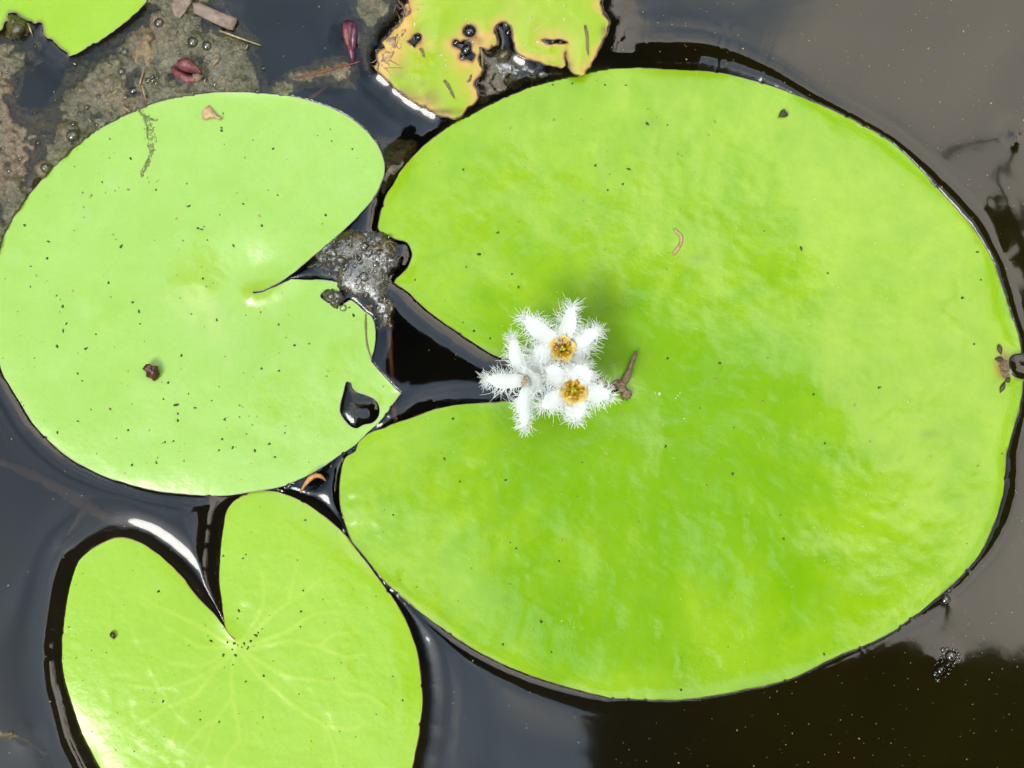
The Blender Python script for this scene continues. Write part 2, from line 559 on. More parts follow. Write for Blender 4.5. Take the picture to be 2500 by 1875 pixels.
big_o = [(1530, 953), (1500, 946), (1430, 934), (1360, 922), (1300, 902), (1240, 878), (1200, 864), (1165, 842), (1125, 815), (1080, 785), (1035, 750), (1000, 715), (962, 689),
         (967, 680), (980, 670), (997, 650), (1006, 625), (1002, 605), (990, 590), (965, 583), (945, 572), (927, 563), (923, 550), (930, 515), (942, 480), (960, 450), (985, 410),
         (1020, 370), (1060, 335), (1095, 310), (1130, 289), (1175, 266), (1225, 242), (1280, 220), (1350, 197), (1420, 181), (1475, 169), (1524, 166),
         (1624, 169), (1718, 174), (1798, 186), (1877, 209), (1947, 234), (2036, 271), (2106, 306), (2176, 348), (2240, 408), (2305, 477), (2329, 502),
         (2349, 525), (2374, 555), (2394, 585), (2424, 640), (2449, 710), (2469, 770), (2484, 812), (2490, 836), (2493, 862), (2474, 866), (2465, 874), (2462, 888),
         (2466, 906), (2472, 915), (2481, 922), (2498, 928), (2496, 955), (2488, 1005), (2476, 1040), (2464, 1080), (2456, 1110), (2454, 1150), (2449, 1200), (2439, 1240),
         (2424, 1285), (2404, 1330), (2375, 1375), (2330, 1422), (2275, 1469), (2235, 1501), (2171, 1546), (2096, 1581), (2031, 1608), (1947, 1650), (1885, 1670),
         (1830, 1682), (1755, 1696), (1680, 1706), (1605, 1709), (1495, 1704), (1455, 1695), (1380, 1675), (1305, 1652), (1230, 1622), (1170, 1592), (1100, 1547),
         (1040, 1505), (990, 1465), (945, 1425), (915, 1390), (885, 1350), (860, 1320), (842, 1275), (832, 1230), (829, 1190), (833, 1155), (836, 1135), (845, 1117), (867, 1100),
         (875, 1080), (900, 1060), (920, 1050), (940, 1045), (955, 1037), (995, 1024), (1060, 1000), (1130, 987), (1210, 982), (1290, 976), (1350, 968), (1430, 953), (1500, 957), (1532, 960)]
big_c = (0, 12, 57, 64, len(big_o) - 1)

heart_o = [(571, 1559), (558, 1546), (547, 1530), (520, 1497), (480, 1455), (440, 1405), (400, 1365), (360, 1335), (325, 1317), (295, 1312), (265, 1319), (225, 1340), (195, 1367), (177, 1405),
           (165, 1450), (157, 1500), (150, 1560), (150, 1615), (157, 1665), (172, 1717), (194, 1786), (219, 1836), (239, 1875), (285, 1940), (350, 2005),
           (460, 2060), (600, 2082), (750, 2065), (870, 2015), (950, 1950), (1000, 1890), (1012, 1846), (1024, 1786), (1030, 1717), (1027, 1647), (1015, 1582), (995, 1528),
           (970, 1478), (935, 1428), (895, 1374), (845, 1309), (796, 1264), (736, 1224), (686, 1204), (646, 1197), (607, 1203), (572, 1224), (554, 1249), (545, 1289), (539, 1334),
           (535, 1378), (535, 1418), (540, 1468), (546, 1508), (552, 1535), (560, 1548), (575, 1560)]
heart_c = (0, len(heart_o) - 1)

corner_o = [(357, 0), (342, 20), (315, 46), (282, 72), (250, 94), (215, 115), (185, 132), (172, 136), (167, 138), (165, 130), (155, 122), (140, 110), (127, 97), (110, 87), (106, 72),
            (104, 55), (95, 52), (85, 56), (76, 50), (67, 49), (57, 45), (47, 41), (40, 32), (25, 29), (19, 35), (21, 47), (11, 57), (5, 72), (-6, 76), (-60, 82), (-150, 50), (-210, -60), (-150, -190), (0, -250),
            (160, -250), (290, -180), (358, -80)]
corner_c = (8,)

yel_o = [(996, 0), (999, 15), (1003, 30), (987, 42), (975, 62), (958, 76), (948, 92), (934, 104), (938, 118), (922, 128), (920, 142), (925, 155), (921, 172), (931, 182), (950, 200), (972, 220), (1000, 241), (1030, 259), (1060, 274), (1085, 285),
         (1112, 291), (1125, 285), (1140, 265), (1162, 246), (1164, 220), (1157, 206), (1170, 185), (1176, 172), (1170, 160), (1167, 146), (1171, 128), (1178, 116), (1190, 120), (1205, 114), (1214, 106), (1211, 92),
         (1205, 80), (1209, 64), (1220, 54), (1232, 53), (1246, 61), (1252, 78), (1252, 95), (1256, 108), (1258, 122), (1265, 132), (1290, 145), (1325, 155), (1370, 166), (1380, 160), (1377, 128), (1382, 127), (1386, 158), (1390, 170), (1402, 180),
         (1420, 187), (1427, 180), (1438, 167), (1456, 132), (1473, 97), (1482, 73), (1485, 53), (1472, 25), (1468, 0), (1470, -60), (1430, -150), (1250, -215), (1090, -180), (1010, -80)]
yel_c = (13, 20, 27, 49, 50, 51, 55)
yel_h = [[(1146 + 17 * math.cos(a), 76 + 16 * math.sin(a)) for a in np.linspace(0, 6.283, 13)[:-1]],
         [(1104, 105), (1108, 97), (1116, 96), (1124, 101), (1132, 97), (1146, 100), (1152, 110), (1152, 124), (1161, 135), (1152, 150), (1140, 146), (1126, 146), (1121, 138), (1125, 124), (1116, 118), (1106, 112)],
         [(1322, 98), (1332, 95), (1348, 97), (1364, 95), (1380, 99), (1388, 104), (1376, 108), (1358, 107), (1340, 109), (1328, 104)],
         [(995, 101), (1004, 96), (1010, 84), (1022, 80), (1030, 86), (1028, 98), (1018, 108), (1012, 116), (1004, 110)]]

# name, outline, corners, holes, rim height A (mm), reach (px), interior spacing, petiole point
PADS = {
    'big': dict(o=big_o, c=big_c, h=[], A=-2.0, lam=27, sp=8, pet=(1535, 956)),
    'left': dict(o=left_o, c=left_c, h=[left_hole], A=-1.0, lam=15, sp=8, pet=(606, 714)),
    'heart': dict(o=heart_o, c=heart_c, h=[], A=-2.5, lam=28, sp=5, pet=(582, 1572)),
    'corner': dict(o=corner_o, c=corner_c, h=[], A=-0.9, lam=24, sp=7, pet=(150, -60)),
    'yellow': dict(o=yel_o, c=yel_c, h=yel_h, A=1.5, lam=30, sp=4.5, pet=(1240, -40)),
}
for k, d in PADS.items():
    l = spline(d['o'], True, 3.5, d['c'])
    d['soft'] = l.copy()
    if k in ('big', 'left', 'heart'):
        l = l + np.stack([fbm(l[:, 0], l[:, 1], 30, 2, 5), fbm(l[:, 0], l[:, 1], 30, 2, 9)], 1) * 1.8
    else:
        l = l + np.stack([fbm(l[:, 0], l[:, 1], 14, 2, 5), fbm(l[:, 0], l[:, 1], 14, 2, 9)], 1) * (3.4 if k == 'yellow' else 3.0)
    nk = np.random.default_rng(len(l))
    cen_ = l.mean(0)
    for _ in range({'big': 26, 'left': 10, 'heart': 8, 'corner': 8, 'yellow': 20}[k]):
        q = nk.integers(3, len(l) - 4)
        dv = cen_ - l[q]
        for o_, f_ in ((-1, .45), (0, 1), (1, .5)):
            l[q + o_] += dv / np.linalg.norm(dv) * nk.uniform(1.5, 4.5) * f_
    d['loops'] = [l] + [spline(h, True, 3.5) for h in d['h']]
    d['dist'] = Dist(d['loops'])
    bp = d['dist'].p
    # how far the contact line sits below or above the pond level, along the rim
    d['Ab'] = d['A'] * (1.0 + 0.55 * fbm(bp[:, 0], bp[:, 1], 260, 2, 21))
    d['Lb'] = np.full(len(bp), 60.0)
    d['zi'] = {'big': -0.2, 'left': -0.1, 'heart': -1.7, 'corner': 0.1, 'yellow': 0.9}[k]


def near(k, spots):
    q = PADS[k]['dist'].p
    r = np.zeros(len(q))
    for x, y, rad, a_ in spots:
        r += a_ * np.exp(-((q[:, 0] - x)**2 + (q[:, 1] - y)**2) / rad**2)
    return r


PADS['big']['Lb'] = np.clip(58 - near('big', [(985, 430, 110, 30), (840, 1260, 110, 22), (1250, 1640, 260, 10)]), 22, 80)
PADS['big']['Ab'] *= np.clip(1 - near('big', [(2480, 860, 200, .5), (2400, 600, 170, .45), (2200, 380, 170, .6), (2000, 270, 150, .5), (2460, 1060, 160, .35), (1210, 930, 230, .35), (985, 640, 60, .4), (1150, 290, 120, .3)]), .15, 1.4)
hb = PADS['heart']['dist'].p
PADS['heart']['Lb'] = np.clip(75 - 42 * sstep(760, 880, hb[:, 0]) * sstep(1240, 1330, hb[:, 1]) - near('heart', [(552, 1500, 60, 40)]) + near('heart', [(190, 1700, 170, 30)]), 26, 105)
PADS['left']['Ab'] *= np.clip(1 - near('left', [(850, 300, 190, .95), (650, 240, 200, .8), (935, 480, 120, .7), (965, 945, 90, .7), (400, 270, 220, .5), (920, 850, 130, .5)]), .08, 1.3)
PADS['left']['Lb'][:] = 46
for k, d in PADS.items():
    d['lamb'] = np.full(len(d['dist'].p), float(d['lam']))
q_ = np.clip(near('big', [(1650, 170, 230, 1.0), (1100, 800, 160, .25), (1130, 990, 160, .25), (960, 430, 100, .5)]), 0, 1)
PADS['big']['lamb'] = 14 + 18 * q_
PADS['big']['Ab'] *= (14 + 18 * q_) / 27
PADS['big']['Ab'] *= np.clip(1 - near('big', [(1600, 1705, 150, .95), (1900, 1665, 170, .9), (2180, 1540, 170, .9), (2380, 1360, 120, .6)]), .04, 1)
q_ = np.clip(near('big', [(1250, 1630, 230, 1.0), (1000, 1470, 150, .8)]), 0, 1)
PADS['big']['lamb'] *= 1 - .25 * q_
PADS['big']['Ab'] *= 1 - .2 * q_


def pad_z(k, X, Y, d, idx):
    """height of the upper face of a pad in mm"""
    p = PADS[k]
    A = p['Ab'][idx]
    r = np.hypot(X - p['pet'][0], Y - p['pet'][1])
    th = np.arctan2(Y - p['pet'][1], X - p['pet'][0])
    g = 1 - np.exp(-d / 34.0)
    Am = p['A'] + (A - p['A']) * np.exp(-d / 70.0)
    fall = np.exp(-d / (p['Lb'][idx] * np.exp(-d / 400.0) + 45 * (1 - np.exp(-d / 400.0))))
    und = 0.0
    if k == 'big':
        cr = fbm(th * 620 + 40 * fbm(X, Y, 160, 2, 4), r * 0.30, 46, 3, 12)
        und = 2.0 * fbm(X, Y, 520, 2, 3) + 0.6 * fbm(X, Y, 150, 2, 8) - 0.9 * np.exp(-(r / 190)**2) \
            + 0.17 * cr * sstep(180, 620, r) * (0.25 + np.exp(-d / 110.0) + 0.6 * np.clip(fbm(X, Y, 300, 2, 15) * 2, 0, 1)) \
            + 0.42 * fbm(X, Y, 24, 3, 14) * np.exp(-d / 90.0) * sstep(1150, 960, X) + 0.10 * fbm(X, Y, 26, 2, 16)
    elif k == 'left':
        und = 1.5 * fbm(X, Y, 420, 2, 13) + 0.4 * fbm(X, Y, 120, 2, 18) + 0.07 * fbm(X, Y, 28, 2, 17) - 3.3 * np.exp(-(r / 135)**2) - 0.7 * np.exp(-(r / 45)**2) \
            + 0.035 * np.sin(20 * th + 6 * fbm(X, Y, 60, 2, 19)) * np.exp(-((r - 60) / 45)**2) 
        und = und * (1 - sstep(770, 840, X) * sstep(690, 730, Y) * sstep(1040, 980, Y)) 
    elif k == 'heart':
        und = 0.6 * fbm(X, Y, 330, 2, 23) + 0.30 * fbm(X, Y, 90, 2, 28) * sstep(260, 420, X) + 0.08 * fbm(X, Y, 24, 2, 27) - 0.6 * np.exp(-(r / 90)**2)
    elif k == 'yellow':
        und = 1.2 * fbm(X, Y, 200, 2, 33) + 0.4 * fbm(X, Y, 40, 2, 38)
    else:
        und = 1.0 * fbm(X, Y, 200, 2, 43)
    zi = p['zi'] + und
    return zi + (Am + 0.22 - zi) * fall


# ------------------------------------------------------------------ water: meniscus against every pad, dimples round floating bits
STEP = 4
wx = np.arange(-260, 2764, STEP, dtype=float)
wy = np.arange(-260, 2140, STEP, dtype=float)
GX, GY = np.meshgrid(wx, wy)
WZ = 0.004 * fbm(GX, GY, 190, 2, 51) + 0.006 * fbm(GX, GY * 2.0, 420, 2, 55)
# a lazy set of wrinkles near the far right rim
WZ += 0.012 * np.sin((GX * 0.86 - GY * 0.35) / 9.0 + 3 * fbm(GX, GY, 120, 2, 61)) * np.exp(-((GX - 2450) / 75)**2 - ((GY - 690) / 170)**2)
WZ += 0.10 * fbm(GX, GY, 70, 2, 63) * np.exp(-((GX - 2440) / 90)**2 - ((GY - 560) / 110)**2)
UNDER = np.zeros(GX.shape, bool)
ZU = np.zeros(GX.shape)
for k, d in PADS.items():
    o = d['loops'][0]
    x0, y0 = o.min(0) - 200
    x1, y1 = o.max(0) + 200
    ci = np.where((wx >= x0) & (wx <= x1))[0]
    ri = np.where((wy >= y0) & (wy <= y1))[0]
    sub = np.ix_(ri, ci)
    ins = inside_rows(wx[ci], wy[ri], d['loops'])
    X, Y = GX[sub], GY[sub]
    dd, ii = d['dist'](X.ravel(), Y.ravel())
    dd, ii = dd.reshape(X.shape), ii.reshape(X.shape)
    if k == 'yellow':
        ds = dd.copy()
        for _ in range(6):                         # the surface film cannot follow every tooth of the torn rim
            ds[1:-1, 1:-1] = (ds[1:-1, 1:-1] * 2 + ds[:-2, 1:-1] + ds[2:, 1:-1] + ds[1:-1, :-2] + ds[1:-1, 2:]) / 6
        dd = np.where(dd > 6, ds, dd)
    A = d['Ab'][ii]
    out = A * np.exp(-dd / d['lamb'][ii]) * sstep(200, 120, dd)
    top = pad_z(k, X, Y, dd, ii)
    deep = top - 0.22 - 1.1 * (1 - np.exp(-dd / 7.0))
    WZ[sub] += np.where(ins, 0, out)
    U = UNDER[sub]
    Z = ZU[sub]
    Z = np.where(ins, np.where(U, np.minimum(Z, deep), deep), Z)
    ZU[sub] = Z
    UNDER[sub] = U | ins
FLOATERS = [(455, 170, 34, 0.7), (855, 95, 26, 0.6), (530, 45, 40, 0.4), (2300, 1620, 30, 0.16), (2307, 1464, 14, 0.10), (745, 1175, 16, -0.8), (770, 1165, 16, -0.8),
            (60, 1800, 40, 0.08), (2480, 330, 8, 0.3), (1705, 245, 6, 0.2)]
for fx, fy, fr, fa in FLOATERS:
    q = np.hypot(GX - fx, GY - fy)
    WZ += np.where(UNDER, 0, fa * np.exp(-(np.maximum(q - fr * 0.6, 0) / 20.0)))
WATER_OPEN = WZ.copy()
WZ = np.where(UNDER, np.minimum(ZU, 1.2), WZ)
edge = np.minimum(np.minimum(GX - wx[0], wx[-1] - GX), np.minimum(GY - wy[0], wy[-1] - GY))
WZ = WZ * sstep(0, 90, edge)


def wz(px, py):
    i = int(np.clip(round((py - wy[0]) / STEP), 0, len(wy) - 1))
    j = int(np.clip(round((px - wx[0]) / STEP), 0, len(wx) - 1))
    return WZ[i, j] * MM


nv = GX.size
vv = np.stack([(GX.ravel() - 1250) * S, (937.5 - GY.ravel()) * S, WZ.ravel() * MM], 1)
ny_, nx_ = GX.shape
a = (np.arange(ny_ - 1)[:, None] * nx_ + np.arange(nx_ - 1)[None, :]).ravel()
quads = np.stack([a, a + nx_, a + nx_ + 1, a + 1], 1)
# wide flat pond round the fine patch
R = 3.2
ex = [-R, vv[0, 0], vv[nx_ - 1, 0], R]
ey = [R, vv[0, 1], vv[-1, 1], -R]
xt = [(x, y, 0.0) for y in ey for x in ex]
ov = np.array(xt)
oq = []
for j in range(3):
    for i in range(3):
        if i == 1 and j == 1:
            continue
        b = nv + j * 4 + i
        oq.append((b, b + 4, b + 5, b + 1))
vall = np.concatenate([vv, ov])
qall = np.concatenate([quads, np.array(oq)])
me = bpy.data.meshes.new('water')
me.vertices.add(len(vall))
me.vertices.foreach_set('co', vall.ravel())
me.loops.add(qall.size)
me.loops.foreach_set('vertex_index', qall.ravel().astype(np.int32))
me.polygons.add(len(qall))
me.polygons.foreach_set('loop_start', np.arange(0, qall.size, 4, dtype=np.int32))
me.polygons.foreach_set('loop_total', np.full(len(qall), 4, dtype=np.int32))
me.update(calc_edges=True)
me.polygons.foreach_set('use_smooth', [True] * len(me.polygons))
me.materials.append(M['water'])
wat = link('water', me)
tag(wat, 'dark still pond water curving up and down at the pad rims', None, None, 'structure')

bed_v, bed_f = [], []
nb = 24
for j in range(nb + 1):
    for i in range(nb + 1):
        x, y = -R + 2 * R * i / nb, -R + 2 * R * j / nb
        bed_v.append((x, y, -0.06 - 0.02 * random.random() - 0.1 * min(1, math.hypot(x, y))))
for j in range(nb):
    for i in range(nb):
        b = j * (nb + 1) + i
        bed_f.append((b, b + 1, b + nb + 2, b + nb + 1))
tag(build('pond_bed', bed_v, bed_f, M['bed']), 'dark mud bottom of the pond', None, None, 'structure')

# bank and the trees round the pond: they are what the steep edges of the water mirror
bv, bf = [], []
rings = [(2.75, -0.3), (3.0, 0.05), (3.6, 0.25), (6, 0.4), (40, 0.6)]
NB = 48
for j, (r, z) in enumerate(rings):
    for i in range(NB):
        a_ = 2 * math.pi * i / NB
        rr = r * (1 + 0.06 * math.sin(3 * a_ + j) + 0.03 * math.sin(7 * a_))
        bv.append((rr * math.cos(a_), rr * math.sin(a_), z))
for j in range(len(rings) - 1):
    for i in range(NB):
        i2 = (i + 1) % NB
        bf.append((j * NB + i, j * NB + i2, (j + 1) * NB + i2, (j + 1) * NB + i))
tag(build('pond_bank', bv, bf, M['bank']), 'grassy earth bank round the pond', None, None, 'structure')


def leaf_quads(centres, size, rnd):
    """many small pointed leaves as quads, vectorised"""
    n = len(centres)
    a_ = rnd.uniform(0, 2 * math.pi, n)
    tilt = rnd.normal(0, 0.55, n)
    u = np.stack([np.cos(a_) * np.cos(tilt), np.sin(a_) * np.cos(tilt), np.sin(tilt)], 1)
    b_ = rnd.normal(0, 0.5, n)
    s = np.stack([-np.sin(a_) * np.cos(b_), np.cos(a_) * np.cos(b_), np.sin(b_)], 1)
    L = size * rnd.uniform(0.7, 1.3, n)[:, None]
    v = np.stack([centres - u * L * 0.5, centres + s * L * 0.28, centres + u * L * 0.5, centres - s * L * 0.28], 1).reshape(-1, 3)
    f = np.arange(4 * n).reshape(n, 4)
    return v, f


cs = []
for i in range(64):
    a_ = 2 * math.pi * i / 64 + RNG.normal(0, 0.03)
    toward_sun = math.cos(a_ - SUN_AZ)
    dg = math.degrees(a_)
    hh = RNG.uniform(4.8, 6.0) if (dg > 265 or dg < 40) else RNG.uniform(3.4, 4.4) - (1.1 if toward_sun > 0.78 else 0)
    r0 = RNG.uniform(3.3, 4.3)
    nlf = int(300 * hh)
    c = np.stack([RNG.normal(0, 0.42, nlf), RNG.normal(0, 0.42, nlf), RNG.uniform(0.1, hh, nlf)], 1)
    c[:, 0] += r0 * math.cos(a_)
    c[:, 1] += r0 * math.sin(a_)
    cs.append(c)
cs = np.concatenate(cs)
v_, f_ = leaf_quads(cs, 0.17, RNG)
tag(build('bankside_trees', v_, f_, M['tree_leaf'], None, False), 'dense dark green trees and bushes standing round the pond bank', 'trees', None, 'stuff')

# added leafy bough in place of the photographer's silhouette, mirrored dark in the water and dulling the sheen of the largest pad
HB = 1.55
FK = (H + HB) / H
silhouette_px = [(836, 700), (905, 665), (1060, 640), (1300, 600), (1560, 650), (1800, 740), (1960, 880), (1980, 1120), (1930, 1340), (2090, 1475), (2190, 1545), (2250, 1600), (2290, 1585), (2350, 1612), (2385, 1580), (2440, 1600), (2510, 1620), (2900, 1700),
            (3150, 1620), (3300, 1850), (3600, 1900), (3500, 2300), (3650, 2600), (3300, 2900), (2800, 2800), (2400, 3050), (1900, 2850), (1650, 2950), (1440, 2700), (1440, 1850), (1436, 1735), (1490, 1715), (1330, 1560), (1190, 1330), (1110, 1120), (1000, 1065), (820, 1050), (826, 940)]
bp_ = np.array(silhouette_px, float)
gx, gy = RNG.uniform(800, 3650, 110000), RNG.uniform(560, 3050, 110000)
ok = inside_pts(gx, gy, [bp_])
gx, gy = gx[ok], gy[ok]
# keep leaf centres a little inside the edge
dd, _ = Dist([spline(silhouette_px, True, 12, tuple(range(len(silhouette_px))))])(gx, gy)
ok = dd > 24
gx, gy = gx[ok][:26000], gy[ok][:26000]
ok = np.ones(len(gx), bool)
zb = HB + RNG.uniform(0, 0.22, len(gx))
cen = np.stack([(gx - 1250) * S * FK, (937.5 - gy) * S * FK, zb], 1)
extra = []
for (tx, ty, rr, n) in [(2480, 640, 60, 150), (2520, 800, 90, 300), (2470, 560, 30, 50), (2420, 610, 26, 40)]:
    for _ in range(n):
        q = RNG.normal(0, 0.5, 2) * rr
        extra.append(((tx + q[0] - 1250) * S * FK, (937.5 - ty - q[1]) * S * FK, HB + RNG.uniform(0, 0.1)))
bt = empty('stand_in_tree', (2.6, -2.3, 0.1))
tag(bt, 'added leafy tree in place of the photographer, its bough shaped to mirror dark in the pond', 'tree')
v_, f_ = leaf_quads(np.concatenate([cen, np.array(extra)]), 0.036, RNG)
build('added_crown', v_, f_, M['tree_leaf'], bt, False)


def bpt(x, y, dz=0.05):
    return Vector(((x - 1250) * S * FK, (937.5 - y) * S * FK, HB + dz))


mb = MB()
mb.add(tube([(2.6, -2.3, -0.1), (2.5, -2.2, 0.8), (2.2, -1.9, 1.5), (1.6, -1.3, 1.75), bpt(2900, 2300, 0.1), bpt(2300, 1800, 0.1), bpt(1800, 1300, 0.1), bpt(1400, 900, 0.1)],
            [0.12, 0.10, 0.08, 0.06, 0.04, 0.025, 0.018, 0.008], 8))
mb.add(tube([bpt(2900, 2300, 0.1), bpt(2700, 1500), bpt(2560, 900), bpt(2490, 560), bpt(2480, 400), bpt(2474, 330), bpt(2440, 335), bpt(2390, 340), bpt(2340, 360), bpt(2310, 392)],
            [0.03, 0.018, 0.010, 0.006, 0.0045, 0.004, 0.0035, 0.003, 0.004, 0.003], 6))
mb.add(tube([bpt(2474, 335), bpt(2478, 300)], [0.004, 0.003], 5))
build('added_trunk', mb.v, mb.f, M['bark'], bt)

# ------------------------------------------------------------------ lily pads
heart_veins = [[(1160, 955), (990, 1050), (860, 1040), (740, 990)], [(1150, 985), (1000, 1100), (820, 1160), (640, 1150)],
               [(1140, 1000), (1060, 1080), (960, 1200), (890, 1290), (860, 1390), (800, 1500)],
               [(1150, 1010), (1135, 1130), (1140, 1210), (1060, 1320), (1020, 1440), (960, 1558)], [(1140, 1210), (1170, 1340), (1180, 1420), (1240, 1558)],
               [(1190, 1000), (1260, 1090), (1340, 1160), (1500, 1290), (1590, 1350), (1640, 1450), (1660, 1560)], [(1590, 1350), (1740, 1360), (1800, 1330)],
               [(1210, 990), (1400, 1100), (1530, 1120), (1650, 1135), (1720, 1090)], [(1650, 1135), (1700, 1190), (1800, 1200), (1900, 1260)],
               [(1230, 970), (1350, 945), (1440, 930), (1560, 955), (1640, 900), (1760, 890)], [(1560, 955), (1700, 1010), (1800, 1000)],
               [(1230, 950), (1420, 880), (1540, 800), (1700, 790)], [(1210, 930), (1330, 810), (1420, 740), (1500, 690), (1580, 620)], [(1420, 740), (1450, 600), (1470, 520)],
               [(1200, 920), (1280, 790), (1300, 700), (1290, 600)], [(1130, 960), (980, 960), (880, 900), (800, 860)], [(1130, 950), (960, 850), (780, 760), (660, 690)],
               [(960, 1200), (820, 1260), (700, 1330)], [(1060, 1320), (1000, 1360), (900, 1470)], [(1180, 1420), (1120, 1490), (1100, 1558)]]
heart_veins = [[(x * .4973, y * .4973 + 1100) for x, y in l] for l in heart_veins]


def seg_field(X, Y, lines, w0):
    r = np.zeros(len(X))
    for l in lines:
        s = spline(l, False, 12)
        n = len(s)
        for i in range(n - 1):
            (x0, y0), (x1, y1) = s[i], s[i + 1]
            k = (np.abs(X - (x0 + x1) / 2) < 30) & (np.abs(Y - (y0 + y1) / 2) < 30)
            if not k.any():
                continue
            dx, dy = x1 - x0, y1 - y0
            t_ = np.clip(((X[k] - x0) * dx + (Y[k] - y0) * dy) / (dx * dx + dy * dy + 1e-9), 0, 1)
            q = np.hypot(X[k] - x0 - t_ * dx, Y[k] - y0 - t_ * dy)
            wd = w0 * (1.1 - 0.55 * i / n)
            r[k] = np.maximum(r[k], np.exp(-(q / wd)**2) * (1 - 0.45 * i / n))
    return r


def gauss(X, Y, spots):
    r = np.zeros(len(X))
    for (x, y, rx, ry, a_) in spots:
        r = np.maximum(r, a_ * np.exp(-((X - x) / rx)**2 - ((Y - y) / ry)**2))
    return r


